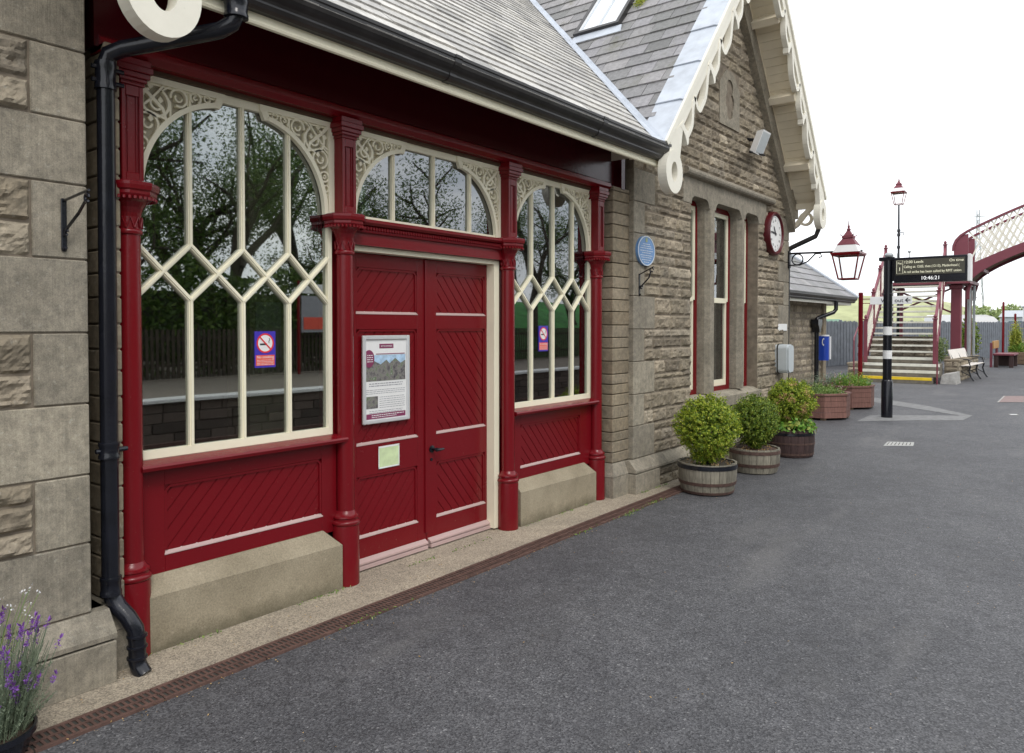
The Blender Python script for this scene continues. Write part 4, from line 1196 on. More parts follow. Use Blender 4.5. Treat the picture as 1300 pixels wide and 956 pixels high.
# ------------------------------------------------------------------ things fixed to the front
t = thing('wall_clock', 'round maroon framed clock with white face mounted high on the gable wall', 'clock', (WX, 10.155, 2.835))
c = MB(); c.lathe([(.295, 0), (.295, .05), (.285, .075), (.262, .082), (.245, .06), (.238, .052)], (WX, 10.155, 2.835), 48, ax='x'); c.build('rim', paint('dark_clock_paint', (0.085, 0.006, 0.010), 0.3), t, smooth=True)
c = MB(); c.lathe([(.237, .053), (.237, .056)], (WX, 10.155, 2.835), 48, ax='x'); c.build('dial', M_wht, t)
c = MB()
dl = lambda a, b, h: (WX + h, 10.155 + a, 2.835 + b)
for k in range(60):
    an = 2 * PI * k / 60; l = .022 if k % 5 == 0 else .008
    c.strip([(math.sin(an) * .222, math.cos(an) * .222), (math.sin(an) * (.222 - l), math.cos(an) * (.222 - l))], .005 if k % 5 == 0 else .0025, dl, .0565, .0580)
c.build('minute_marks', M_dink, t)
for k, rn in enumerate(('XII', 'I', 'II', 'III', 'IIII', 'V', 'VI', 'VII', 'VIII', 'IX', 'X', 'XI')):
    an = 2 * PI * k / 12
    text('numeral', rn, .045, (WX + .0565, 10.155 + math.sin(an) * .175, 2.82 + math.cos(an) * .175), FX, M_dink, t, 'CENTER', .0005)
for an, l, w_ in ((R(-37), .12, .014), (R(-84), .185, .010)):
    c = MB(); c.prism([(-w_ * math.cos(an) - .03 * math.sin(an), w_ * math.sin(an) - .03 * math.cos(an)), (w_ * math.cos(an) - .03 * math.sin(an), -w_ * math.sin(an) - .03 * math.cos(an)), (math.sin(an) * l * .7 + w_ * math.cos(an), math.cos(an) * l * .7 - w_ * math.sin(an)), (math.sin(an) * l, math.cos(an) * l), (math.sin(an) * l * .7 - w_ * math.cos(an), math.cos(an) * l * .7 + w_ * math.sin(an))], dl, .060, .063); c.build('hand', M_dink, t)

t = thing('commemorative_plaque', 'oval blue wall plaque with pale rim and lettering on the stone quoin', 'plaque', (WX, 6.597, 2.33))
c = MB(); el = lambda r, n=40: [(r * .172 * math.cos(2 * PI * i / n), r * .145 * math.sin(2 * PI * i / n)) for i in range(n)]
pf = lambda a, b, h: (WX + h, 6.597 + a, 2.33 + b)
c.prism(el(1), pf, .004, .030); c.build('plate', M_plq, t)
c = MB(); c.strip(el(.965), .009, pf, .0302, .034, closed=True); c.build('rim', M_plw, t)
c = MB(); rg = random.Random(3)
for z, hw in ((.065, .07), (.045, .10), (.025, .12), (-.0, .13), (-.02, .09), (-.045, .12), (-.065, .10), (-.088, .09), (-.11, .05)):
    a = -hw
    while a < hw:
        l = rg.uniform(.012, .035); c.prism([(a, z - .003), (min(hw, a + l), z - .003), (min(hw, a + l), z + .004), (a, z + .004)], pf, .0305, .0315); a += l + .007
c.build('inscription', M_plw, t)
c = MB(); c.prism([(-.018, .085), (.018, .085), (.018, .125), (-.018, .125)], pf, .0303, .0325); c.build('emblem', simple('plaque_emblem', (.35, .40, .20), .5, bs=0), t)

def basket_bracket(y, z0, z1, xo, zt, label, sc=1):
    t = thing('hanging_basket_bracket', label, 'bracket', (WX, y, z0), group='wrought iron hanging basket brackets')
    c = MB(); c.bbox(WX + .002, WX + .012, y - .011, y + .011, z0, z1, .002); c.tube([(WX + .006, y, z0 - .002), (WX + .018, y, z0 + .01)], .011, 8)
    c.tube([(WX + .004, y, z1 - .01), (xo, y, zt)], .006, 6)
    c.build('back_plate', M_blk, t)
    c = MB(); c.tube([(WX + .01, y, z0 + .06), (WX + .03, y, z0 + .085), ((WX + xo) / 2 + .03, y, (z0 + zt) / 2 + .03), (xo - .03, y, zt - .04)], .007, 6)
    c.tube([(xo - .02 + .018 * math.cos(a), y, zt - .03 + .018 * math.sin(a)) for a in [i * .6 for i in range(10)]], .006, 6)
    c.tube([(WX + .03 + .014 * math.cos(a), y, z0 + .075 + .014 * math.sin(a)) for a in [i * .6 for i in range(10)]], .006, 6)
    c.build('scroll', M_blk, t)
basket_bracket(1.38, 1.93, 2.15, .395, 2.16, 'black iron hanging basket bracket on the dressed stone at the left edge')
basket_bracket(6.50, 1.90, 2.105, .30, 2.165, 'thin black iron bracket fixed below the blue plaque')

t = thing('floodlight', 'small white floodlight tilted down high on the gable wall', 'floodlight', (WX, 9.28, 3.9))
c = MB(); 
bx = lambda x, y, z: (.30 + x * .8 + z * .35, 9.28 + y + z * .12, 3.88 + z - x * .3)
c.hexa([bx(-.05, -.10, -.13), bx(.05, -.13, -.15), bx(.05, .13, -.15), bx(-.05, .10, -.13), bx(-.05, -.10, .10), bx(.05, -.13, .13), bx(.05, .13, .13), bx(-.05, .10, .10)]); c.build('housing', M_wht, t)
c = MB(); c.hexa([bx(.051, -.11, -.13), bx(.056, -.11, -.13), bx(.056, .11, -.13), bx(.051, .11, -.13), bx(.051, -.11, .11), bx(.056, -.11, .11), bx(.056, .11, .11), bx(.051, .11, .11)]); c.build('lens', M_grey, t)
c = MB(); c.tube([(WX, 9.28, 3.93), (.27, 9.28, 3.90)], .02, 8); c.tube([(.24, 9.10, 3.73), (.31, 9.40, 3.73)], .014, 6); c.build('mount', M_blk, t)

t = thing('number_plate_sign', 'small plain white plate on the corner stones of the gable', 'sign', (WX, 10.6, 1.58))
c = MB(); c.bbox(WX + .006, WX + .016, 10.42, 10.78, 1.535, 1.63, .002); c.build('plate', M_wht, t)
t = thing('meter_box', 'rounded grey plastic box on the gable wall above the barrels', 'wall box', (WX, 10.44, 1.15))
c = MB(); prof = [(10.27 + .17 - .17 * math.cos(a), 1.155 + .0, a) for a in [0]]
P = []
for k in range(7): P.append((10.33 + .05 - .06 * math.cos(k * PI / 12), 1.29 + .06 * math.sin(k * PI / 12)))
for k in range(7): P.append((10.50 + .06 * math.sin(k * PI / 12), 1.29 + .06 * math.cos(k * PI / 12)))
for k in range(7): P.append((10.50 + .06 * math.cos(k * PI / 12), 1.02 - .06 * math.sin(k * PI / 12)))
for k in range(7): P.append((10.38 - .05 * math.sin(k * PI / 12), 1.02 - .06 * math.cos(k * PI / 12)))
c.prism(P, lambda a, b, h: (WX + h, a, b), .0, .16); c.prism([((a - 10.44) * .9 + 10.44, (b - 1.155) * .93 + 1.155) for a, b in P], lambda a, b, h: (WX + h, a, b), .16, .185); c.build('cover', M_grey, t)
c = MB(); c.prism([((a - 10.44) * 1.06 + 10.44, (b - 1.155) * 1.05 + 1.155) for a, b in P], lambda a, b, h: (WX + h, a, b), .03, .045); c.build('seam', M_drk, t)

t = thing('help_point', 'blue help phone unit with white handset symbol on the annex wall', 'help point', (-1.4, 18.1, 1.1))
c = MB(); c.lathe([(.10, 0), (.10, .55)], (-1.36, 17.98, .82), 20, a0=-PI / 2, a1=PI / 2); c.box(-1.47, -1.36, 17.88, 18.08, .82, 1.37); c.build('casing', M_blue, t, smooth=True)
c = MB(); c.lathe([(.104, 0), (.104, .03)], (-1.36, 17.98, 1.37), 20); c.box(-1.44, -1.26, 18.085, 18.15, .84, 1.36); c.build('edge_trim', M_wht, t)
c = MB(); ph = [(.035 * math.cos(a) + .02, .075 * math.sin(a)) for a in [PI / 2 + i * PI / 12 for i in range(13)]]
c.strip(ph, lambda q: .018 + .02 * abs(2 * q - 1) ** 3, lambda a, b, h: (-1.36 + a, 17.88 - h, 1.24 + b), .001, .006); c.build('handset_symbol', M_wht, t)

# lantern on a wrought bracket
def lantern(t, cx, cy, z, s):
    # z: bottom of the lantern; s: scale
    def box4(mb, r0, z0, r1, z1, w):
        for (a, b) in ((1, 1), (1, -1), (-1, 1), (-1, -1)):
            mb.tube([(cx + a * r0, cy + b * r0, z0), (cx + a * r1, cy + b * r1, z1)], w, 6)
    b, tp, h = .105 * s, .17 * s, .33 * s
    c = MB(); box4(c, b, z, tp, z + h, .011 * s)
    for (r, zz, w_) in ((b, z, .012 * s), (tp, z + h, .016 * s)):
        for k in range(4):
            q = [(1, 1), (-1, 1), (-1, -1), (1, -1)]; p0, p1 = q[k], q[(k + 1) % 4]
            c.tube([(cx + p0[0] * r, cy + p0[1] * r, zz), (cx + p1[0] * r, cy + p1[1] * r, zz)], w_, 6)
    c.box(cx - tp - .02 * s, cx + tp + .02 * s, cy - tp - .02 * s, cy + tp + .02 * s, z + h + .005 * s, z + h + .03 * s)
    c.build('frame', M_red, t)
    c = MB()
    for k in range(4):
        q = [(1, 1), (-1, 1), (-1, -1), (1, -1)]; p0, p1 = q[k], q[(k + 1) % 4]
        c.f.append(tuple(c.av(v) for v in ((cx + p0[0] * b, cy + p0[1] * b, z), (cx + p1[0] * b, cy + p1[1] * b, z), (cx + p1[0] * tp, cy + p1[1] * tp, z + h), (cx + p0[0] * tp, cy + p0[1] * tp, z + h))))
    c.build('glazing', M_lgl, t)
    c = MB(); zz = z + h + .031 * s; r0, r1, r2 = tp * .98, tp * .72, tp * .36
    def frus(mb, ra, za, rb, zb):
        A = [mb.av((cx + a * ra, cy + b_ * ra, za)) for a, b_ in ((1, 1), (-1, 1), (-1, -1), (1, -1))]; B_ = [mb.av((cx + a * rb, cy + b_ * rb, zb)) for a, b_ in ((1, 1), (-1, 1), (-1, -1), (1, -1))]
        mb.f += [tuple(reversed(A)), tuple(B_)] + [(A[k], A[(k + 1) % 4], B_[(k + 1) % 4], B_[k]) for k in range(4)]
    frus(c, r0, zz, r1, zz + .10 * s); c.build('roof_glass', M_glz, t)
    c = MB(); frus(c, r1 * 1.02, zz + .101 * s, r2, zz + .20 * s); frus(c, r2 * 1.2, zz + .20 * s, r2 * 1.1, zz + .235 * s); frus(c, r2 * .9, zz + .235 * s, r2 * .35, zz + .30 * s)
    for (a, b_) in ((1, 1), (1, -1), (-1, 1), (-1, -1)):
        c.tube([(cx + a * r2 * .9, cy + b_ * r2 * .9, zz + .22 * s), (cx + a * r2 * 1.5, cy + b_ * r2 * 1.5, zz + .25 * s)], .006 * s, 5)
    c.lathe([(.02 * s, 0), (.03 * s, .02 * s), (.012 * s, .04 * s), (.018 * s, .06 * s), (.008 * s, .08 * s), (.003 * s, .15 * s)], (cx, cy, zz + .30 * s), 10)
    c.build('roof', M_redb, t)
LX = .945
t = thing('wall_lantern', 'maroon framed four sided lantern on a black scrolled wall bracket', 'lantern', (LX, 10.85, 2.24))
lantern(t, LX, 10.85, 2.235, .98)
c = MB(); c.tube([(WX, 10.85, 2.625), (1.12, 10.85, 2.605)], .014, 8)
c.bbox(WX + .005, WX + .03, 10.82, 10.88, 2.42, 2.66, .004)
c.tube([(WX + .13 + .075 * math.cos(a), 10.85, 2.535 + .075 * math.sin(a)) for a in [i * PI / 10 for i in range(21)]], .010, 6)
c.tube([(WX + .03, 10.85, 2.46), (WX + .16, 10.85, 2.455), (WX + .27, 10.85, 2.50), (WX + .37, 10.85, 2.60)], .010, 6)
c.tube([(WX + .37, 10.85, 2.60), (WX + .44, 10.85, 2.60), (WX + .46, 10.85, 2.56), (WX + .42, 10.85, 2.545)], .009, 6)
c.build('bracket', M_blk, t)

# notices on the doors
PX = -.118
t = thing('framed_poster', 'silver framed white information poster on the left door leaf', 'poster', (PX, 3.47, 1.25))
y0, y1, z0, z1 = 3.262, 3.682, .955, 1.538
c = MB()
for q in ((y0, y0 + .028, z0, z1), (y1 - .028, y1, z0, z1), (y0 + .028, y1 - .028, z0, z0 + .028), (y0 + .028, y1 - .028, z1 - .028, z1)): c.bbox(PX, PX + .020, *q, .005)
c.build('frame', M_alu, t)
c = MB(); c.box(PX, PX + .008, y0 + .02, y1 - .02, z0 + .02, z1 - .02); sh = c.build('sheet', M_wht, t)
def flat(name, mat, a0, a1, b0, b1, par, x=PX + .0085, h=.0012):
    c = MB(); c.box(x, x + h, a0, a1, b0, b1); return c.build(name, mat, par)
flat('heading_box', M_wine, 3.41, 3.535, 1.452, 1.482, sh)
text('heading', 'SETTLE STATION', .0155, (PX + .0102, 3.4725, 1.461), FX, M_wht, sh, 'CENTER', .0003, .85)
flat('rule', M_wine, 3.38, 3.64, 1.412, 1.417, sh)
flat('photo', M_photo, 3.292, 3.645, 1.235, 1.408, sh)
c = MB(); c.prism([(3.292, 1.355), (3.36, 1.37), (3.42, 1.345), (3.47, 1.375), (3.50, 1.35), (3.55, 1.385), (3.60, 1.35), (3.645, 1.37), (3.645, 1.4075), (3.292, 1.4075)], lambda a, b, h: (PX + h, a, b), .0095, .0105); c.build('photo_sky', M_psky, sh)
c = MB(); c.prism([(3.318 + .045 * math.cos(a), 1.385 + .058 * math.sin(a)) for a in [i * PI / 12 for i in range(24)]], lambda a, b, h: (PX + h, a, b), .0105, .0125); c.build('roundel', M_wine, sh)
c = MB(); rg = random.Random(12)
def greek(mb, a0, a1, z, hh, x, mat=None):
    a = a0
    while a < a1 - .004:
        l = min(rg.uniform(.008, .028), a1 - a); mb.box(x, x + .0006, a, a + l, z, z + hh); a += l + .005
for z in (1.215, 1.20): greek(c, 3.32, 3.62, z, .006, PX + .0085)
for z in (1.175, 1.163, 1.151): greek(c, 3.292, 3.64, z, .0035, PX + .0085)
for k in range(6): greek(c, 3.41, 3.64, 1.125 - k * .014, .0035, PX + .0085)
for k in range(2): greek(c, 3.32, 3.62, 1.035 - k * .012, .0035, PX + .0085)
c.build('text_lines', M_ink, sh)
flat('small_photo', M_photo, 3.292, 3.395, 1.055, 1.135, sh)
flat('footer_band', M_wine, 3.290, 3.645, .985, 1.02, sh)
c = MB(); greek(c, 3.34, 3.63, 1.006, .005, PX + .0098); greek(c, 3.34, 3.56, .994, .004, PX + .0098)
for k in range(4): greek(c, 3.29 + .01, 3.35, 1.405 - k * .014, .005, PX + .0127)
c.build('white_text_lines', M_wht, sh)
t = thing('paper_note', 'small pale green paper note taped on the door under the poster', 'note', (PX, 3.5, .72))
c = MB(); c.box(PX - .0, PX + .004, 3.405, 3.59, .652, .79); c.build('sheet', M_note, t)
c = MB()
for q in ((3.403, 3.592, .784, .796), (3.403, 3.592, .646, .656), (3.403, 3.41, .65, .79), (3.585, 3.592, .65, .79)): c.box(PX + .004, PX + .0048, *q)
c.build('tape', M_wht, t)

def nosmoke(yc, zc, w_, h_, label):
    X = -.057
    t = thing('no_smoking_sign', label, 'sign', (X, yc, zc), group='no smoking signs on the glazing')
    c = MB(); c.box(X, X + .002, yc - w_ / 2, yc + w_ / 2, zc - h_ / 2, zc + h_ / 2); sh = c.build('plate', M_ppl, t)
    r = w_ * .41; cz = zc + h_ * .5 - r - .012
    fn = lambda a, b, h: (X + h, yc + a, cz + b)
    c = MB(); c.prism([(r * math.cos(a), r * math.sin(a)) for a in [i * PI / 16 for i in range(32)]], fn, .0021, .0026); c.build('roundel', M_wht, sh)
    c = MB(); c.strip([(r * .93 * math.cos(a), r * .93 * math.sin(a)) for a in [i * PI / 16 for i in range(32)]], r * .17, fn, .0027, .0033, closed=True)
    c.strip([(-r * .62, r * .62), (r * .62, -r * .62)], r * .15, fn, .0035, .0039); c.build('prohibition_ring', M_sred, sh)
    c = MB(); c.prism([(-r * .62, -r * .20), (r * .2, -r * .20), (r * .2, -r * .02), (-r * .62, -r * .02)], fn, .0028, .0032)
    c.strip([(r * .45, r * .0), (r * .42, r * .2), (r * .55, r * .35), (r * .45, r * .5)], r * .08, fn, .0028, .0032); c.build('cigarette', M_dink, sh)
    c = MB(); zb = zc - h_ / 2; c.box(X + .002, X + .0027, yc - w_ * .45, yc + w_ * .45, zb + h_ * .055, zb + h_ * .345); c.build('text_panel', M_sor, sh)
    text('wording', 'No smoking', w_ * .165, (X + .003, yc, zb + h_ * .255), FX, M_wht, sh, 'CENTER', .0003)
    c = MB()
    for k in range(4): greek(c, yc - w_ * .40, yc + w_ * .40, zb + h_ * (.20 - k * .042), h_ * .012, X + .0029)
    c.build('small_print', M_wht, sh)
nosmoke(2.505, 1.468, .135, .205, 'purple and red no smoking sign inside the left window, below the lattice')
nosmoke(5.20, 1.495, .135, .215, 'purple and red no smoking sign inside the right window by the stone wall')

# ------------------------------------------------------------------ barrels and shrubs
def tub(cx, cy, r0, r1, h, mat, hoops, label, rz):
    t = thing('barrel_planter', label, 'barrel planter', (cx, cy, 0), group='half barrel planters along the wall')
    n = 22; rg = random.Random(int(cx * 1000 + cy * 77))
    for_s = MB()
    def rad(z): return r0 + (r1 - r0) * (z / h) ** .8 + .012 * math.sin(PI * z / h)
    for k in range(n):
        a0 = rz + 2 * PI * k / n + .006; a1 = rz + 2 * PI * (k + 1) / n - .006; ht = h - rg.uniform(0, .008); dr = rg.uniform(-.0015, .0015)
        seg = []
        for i in range(6):
            z = .01 + (ht - .01) * i / 5; r = rad(z) + dr
            seg.append([for_s.av((cx + rr * math.cos(a), cy + rr * math.sin(a), z)) for rr, a in ((r, a0), (r + .001, (a0 + a1) / 2), (r, a1), (r - .02, a1), (r - .02, a0))])
        for A, B_ in zip(seg, seg[1:]):
            for q in range(5): for_s.f.append((A[q], A[(q + 1) % 5], B_[(q + 1) % 5], B_[q]))
        for_s.f.append(tuple(reversed(seg[0]))); for_s.f.append(tuple(seg[-1]))
    for_s.build('staves', mat, t)
    for (z0, z1, m_) in hoops:
        c = MB(); c.lathe([(rad(z0) - .004, z0), (rad(z0) + .006, z0), (rad(z1) + .006, z1), (rad(z1) - .004, z1)], (cx, cy, 0), 40); c.build('hoop', m_, t, smooth=True)
    c = MB()
    rings = []
    for j in range(8):
        rr = (r1 - .02) * j / 7
        rings.append([c.av((cx + rr * math.cos(2 * PI * k / 20), cy + rr * math.sin(2 * PI * k / 20), h - .045 + rg.uniform(-.008, .012))) for k in range(20)])
    for A, B_ in zip(rings, rings[1:]):
        for k in range(20): c.f.append((A[k], A[(k + 1) % 20], B_[(k + 1) % 20], B_[k]))
    c.build('soil', M_soil, t)
    # dead leaves and sprigs on the soil
    c = MB()
    for _ in range(120):
        a = rg.random() * 6.28; rr = math.sqrt(rg.random()) * (r1 - .03)
        c.leaf((cx + rr * math.cos(a), cy + rr * math.sin(a), h - .03 + rg.random() * .03), .011, rg)
    c.build('leaf_litter', M_tanl, t)
    return t
T1, T2, T3 = (.672, 6.905), (.655, 8.20), (.625, 9.50)
tub(*T1, .238, .278, .30, M_stave, ((.245, .285, M_blk), (.095, .125, M_hoop), (.012, .035, M_hoop)), 'weathered grey half barrel with a black top hoop, nearest the camera', .1)
tub(*T2, .235, .268, .27, M_stave, ((.215, .25, M_hoop), (.075, .11, M_hoop)), 'middle half barrel, grey staves with brown rusted hoops', .3)
tub(*T3, .262, .275, .335, M_staved, ((.27, .30, M_blk), (.16, .18, M_hoop), (.03, .055, M_hoop)), 'dark stained half barrel holding the golden green shrub', .2)

def shrub(name, c0, rx, rz, n, mat, label, size=.014, seed=1, group=None, taper=.35, extra=None, core=True):
    rg = random.Random(seed); t = thing(name, label, 'shrub', (c0[0], c0[1], c0[2] - rz), group=group)
    f = MB()
    def surf(d):
        k = 1 + .16 * noise.noise(d * 2.2 + Vector((seed, 0, 0))) + .07 * noise.noise(d * 6 + Vector((0, seed, 0)))
        tp = 1 - taper * max(0, -d.z) ** 1.2
        return k, tp
    # sprigs: short shoots carrying leaves
    ns = n // 12
    for _ in range(ns):
        d = Vector((rg.gauss(0, 1), rg.gauss(0, 1), rg.gauss(0, 1))).normalized()
        k, tp = surf(d); dep = 1 - abs(rg.gauss(0, .10)) if rg.random() < .75 else rg.uniform(.55, .95)
        base = Vector((d.x * rx * k * tp * dep, d.y * rx * k * tp * dep, d.z * rz * k * dep))
        dr = (d + Vector((rg.gauss(0, .35), rg.gauss(0, .35), rg.gauss(.25, .35)))).normalized()
        L = rg.uniform(.02, .06) * (1.3 if rg.random() < .15 else 1)
        for i in range(12):
            p = base + dr * L * (i / 11) + Vector((rg.gauss(0, .006), rg.gauss(0, .006), rg.gauss(0, .006)))
            f.leaf((c0[0] + p.x, c0[1] + p.y, c0[2] + p.z), size * rg.uniform(.7, 1.1), rg, nrm=dr)
    f.build('foliage', mat, t)
    if extra:
        m2, cnt, cz, sp = extra
        f = MB()
        for _ in range(cnt // 10):
            d = Vector((rg.gauss(.55, .5), rg.gauss(-.6, .45), rg.gauss(cz, sp))).normalized(); k, tp = surf(d)
            if noise.noise(d * 2.6 + Vector((9, 4, 1))) < .12: continue
            base = Vector((d.x * rx * k * tp, d.y * rx * k * tp, d.z * rz * k)) * 1.01
            for i in range(10):
                p = base + Vector([rg.gauss(0, .014) for _ in range(3)]); f.leaf((c0[0] + p.x, c0[1] + p.y, c0[2] + p.z), size, rg, nrm=d)
        f.build('scorched_foliage', m2, t)
    s_ = MB(); s_.tube([(c0[0], c0[1], c0[2] - rz - .03), (c0[0] + .01, c0[1], c0[2] - rz * .4), (c0[0], c0[1], c0[2])], .014, 7)
    for _ in range(14):
        a = rg.random() * 6.28; s_.tube([(c0[0], c0[1], c0[2] - rz * .7), (c0[0] + .35 * rx * math.cos(a), c0[1] + .35 * rx * math.sin(a), c0[2] - rz * .2), (c0[0] + .75 * rx * math.cos(a + .3), c0[1] + .75 * rx * math.sin(a + .3), c0[2] + rg.uniform(-.1, .4) * rz)], .006, 5)
    s_.build('stem', M_bark, t)
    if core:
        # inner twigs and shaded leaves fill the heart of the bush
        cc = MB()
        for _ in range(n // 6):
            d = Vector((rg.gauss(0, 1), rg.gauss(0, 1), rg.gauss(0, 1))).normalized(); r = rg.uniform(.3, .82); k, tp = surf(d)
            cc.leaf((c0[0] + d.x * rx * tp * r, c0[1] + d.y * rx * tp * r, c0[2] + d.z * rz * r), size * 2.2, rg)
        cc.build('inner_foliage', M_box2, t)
    return t
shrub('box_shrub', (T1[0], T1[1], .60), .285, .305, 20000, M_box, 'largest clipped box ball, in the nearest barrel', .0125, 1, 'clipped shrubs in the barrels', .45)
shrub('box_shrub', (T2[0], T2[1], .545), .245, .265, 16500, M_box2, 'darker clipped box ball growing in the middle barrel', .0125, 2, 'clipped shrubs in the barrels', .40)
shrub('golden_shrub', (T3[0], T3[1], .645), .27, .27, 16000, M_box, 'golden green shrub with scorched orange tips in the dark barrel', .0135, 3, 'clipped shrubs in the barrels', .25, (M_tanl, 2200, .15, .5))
# trailing leaves round the foot of the golden shrub
t = thing('trailing_plant', 'bright green broad leaved plant trailing over the dark barrel rim', 'plant', (T3[0], T3[1], .33))
f = MB(); rg = random.Random(5)
for _ in range(420):
    a = rg.random() * 6.28; rr = .17 + rg.random() * .14
    f.leaf((T3[0] + rr * math.cos(a), T3[1] + rr * math.sin(a), .35 + abs(rg.gauss(0, .05)) - max(0, rr - .26) * .8), .030, rg, nrm=Vector((math.cos(a), math.sin(a), .8)), asp=.8)
f.build('foliage', M_ivy, t)

# octagonal timber planters
def octo(cx, cy, r, h, rz, label):
    t = thing('timber_planter', label, 'planter', (cx, cy, 0), group='octagonal timber planters')
    rg = random.Random(int(cy * 10))
    vt = lambda k, rr: (cx + rr * math.cos(rz + PI / 4 * k), cy + rr * math.sin(rz + PI / 4 * k))
    for row in range(4):
        z0 = .04 + row * (h - .07) / 4; z1 = z0 + (h - .07) / 4 - .005
        c = MB()
        for k in range(8):
            ro = r + rg.uniform(-.004, .004)
            a, b = vt(k, ro), vt(k + 1, ro); ai, bi = vt(k, ro - .03), vt(k + 1, ro - .03)
            c.hexa([(a[0], a[1], z0), (b[0], b[1], z0), (bi[0], bi[1], z0), (ai[0], ai[1], z0), (a[0], a[1], z1), (b[0], b[1], z1), (bi[0], bi[1], z1), (ai[0], ai[1], z1)])
        c.build('board_course', M_plank, t)
    c = MB()
    for k in range(8):
        a, b = vt(k, r + .02), vt(k + 1, r + .02); ai, bi = vt(k, r - .055), vt(k + 1, r - .055)
        c.hexa([(a[0], a[1], h - .028), (b[0], b[1], h - .028), (bi[0], bi[1], h - .028), (ai[0], ai[1], h - .028), (a[0], a[1], h), (b[0], b[1], h), (bi[0], bi[1], h), (ai[0], ai[1], h)])
    c.build('top_rim', M_plank, t)
    for k in range(0, 8, 2):
        p = vt(k + .0, r - .07); c = MB(); c.box(p[0] - .04, p[0] + .04, p[1] - .04, p[1] + .04, 0, .05); c.build('foot', M_pbrown, t)
    c = MB(); c.prism([vt(k, r - .05) for k in range(8)], lambda a, b, h_: (a, b, h_), h - .08, h - .06); c.build('soil', M_soil, t)
P1, P2 = (-.285, 13.76), (-.36, 15.82)
octo(*P1, .545, .45, R(22 + 6), 'nearer reddish timber planter beyond the barrels')
octo(*P2, .545, .45, R(22 + 6), 'farther reddish timber planter close to the display post')
def bedding(cx, cy, z, r, h, mats, label, seed, name='bedding_plant'):
    t = thing(name, label, 'plants', (cx, cy, z - .06)); rg = random.Random(seed)
    for mi, (mat, cnt, size, dx, dy, rr, hh, tuft) in enumerate(mats):
        f = MB()
        for _ in range(cnt // 14):
            a = rg.random() * 6.28; q = math.sqrt(rg.random()) * rr
            bx_, by_ = cx + dx + q * math.cos(a), cy + dy + q * math.sin(a)
            top = hh * rg.uniform(.5, 1.1) * (1 - .45 * (q / rr) ** 2); lx, ly = rg.gauss(0, .06), rg.gauss(0, .06)
            for i in range(14):
                s_ = i / 13; p = (bx_ + lx * s_ + rg.gauss(0, .012), by_ + ly * s_ + rg.gauss(0, .012), z - .06 + top * s_)
                f.leaf(p, size, rg, nrm=Vector((lx * 5, ly * 5, .6)), asp=tuft)
        f.build(('foliage', 'flowers', 'seed_heads', 'side_foliage')[mi], mat, t)
bedding(P1[0], P1[1], .42, .5, .3, [(M_herb, 5200, .020, .0, .0, .46, .24, .4), (M_flw, 160, .012, .1, 0, .4, .30, .8), (M_gry, 1600, .02, -.2, .1, .3, .44, .15)], 'loose pale green herbs and small flowers in the nearer planter', 21)
bedding(P2[0], P2[1], .42, .5, .3, [(M_ivy, 5200, .022, .12, .0, .36, .34, .35), (M_flw, 460, .014, -.1, -.1, .4, .34, .8), (M_gry, 1800, .016, -.28, -.1, .26, .36, .4)], 'bright green bedding with white and red flowers in the farther planter', 22)

# lavender in a pot at the foot of the left wing
LV = (.46, .98)
t = thing('round_pot', 'dark round pot at the foot of the left stone wall', 'pot', (LV[0], LV[1], 0))
c = MB(); c.lathe([(.12, 0), (.145, .08), (.155, .085), (.155, .105), (.145, .105), (.14, .09)], (LV[0], LV[1], 0), 28); c.build('body', M_blk, t, smooth=True)
c = MB(); c.lathe([(.143, 0), (.14, .008)], (LV[0], LV[1], .085), 24); c.build('soil', M_soil, t)
t = thing('lavender_plant', 'french lavender with purple flower heads against the left stone wall', 'lavender', (LV[0], LV[1], .17))
f = MB(); rg = random.Random(31); tips = []
for k in range(330):
    a = rg.random() * 6.28; q = math.sqrt(rg.random()) * .12; sp = rg.uniform(.04, .155)
    p0 = Vector((LV[0] + q * math.cos(a), LV[1] + q * math.sin(a), .09)); h = rg.uniform(.10, .39)
    p1 = p0 + Vector((sp * math.cos(a) * .8, sp * math.sin(a) * .8, h))
    if p1.x < .25: p1.x = .25
    if k < 85: tips.append((p1, (p1 - p0).normalized()))
    f.tube([p0, (p0 + p1) / 2 + Vector((0, 0, .02)), p1], .0013, 4)
    for i in range(22):
        s_ = rg.random() * .85; p = p0.lerp(p1, s_); dr = Vector((rg.gauss(0, 1), rg.gauss(0, 1), 1.0)).normalized()
        sd_ = dr.orthogonal().normalized() * .0018; e = p + dr * rg.uniform(.012, .026)
        f.f.append(tuple(f.av(v) for v in (p - sd_, p + sd_, e)))
f.build('foliage', M_gry, t)
f = MB()
for p, d in tips:
    L = rg.uniform(.022, .038)
    for i in range(34):
        s_ = rg.random(); q = p + d * L * s_ + Vector([rg.gauss(0, .0042) for _ in range(3)]); f.leaf(q, .0042, rg)
    for k in range(3):
        dr = (d + Vector([rg.gauss(0, .35) for _ in range(3)])).normalized(); b0 = p + d * L; sd_ = dr.orthogonal().normalized() * .004
        f.f.append(tuple(f.av(v) for v in (b0, b0 + dr * .012 + sd_, b0 + dr * .024, b0 + dr * .012 - sd_)))
f.build('flower_heads', M_lav, t)
t = thing('white_alyssum', 'tiny white flowers on thin stems above the lavender', 'flowers', (.44, .98, .17))
f = MB(); st = MB()
for k in range(16):
    x, y, z = rg.uniform(.32, .48), rg.uniform(.96, 1.18), rg.uniform(.44, .58)
    st.tube([(LV[0] - .05, LV[1], .17), (x, y, z)], .0012, 4)
    for i in range(5): f.leaf((x + rg.gauss(0, .006), y + rg.gauss(0, .006), z + rg.gauss(0, .006)), .0048, rg, asp=.9)
f.build('flowers', M_wfl, t); st.build('stem', M_herb, t)
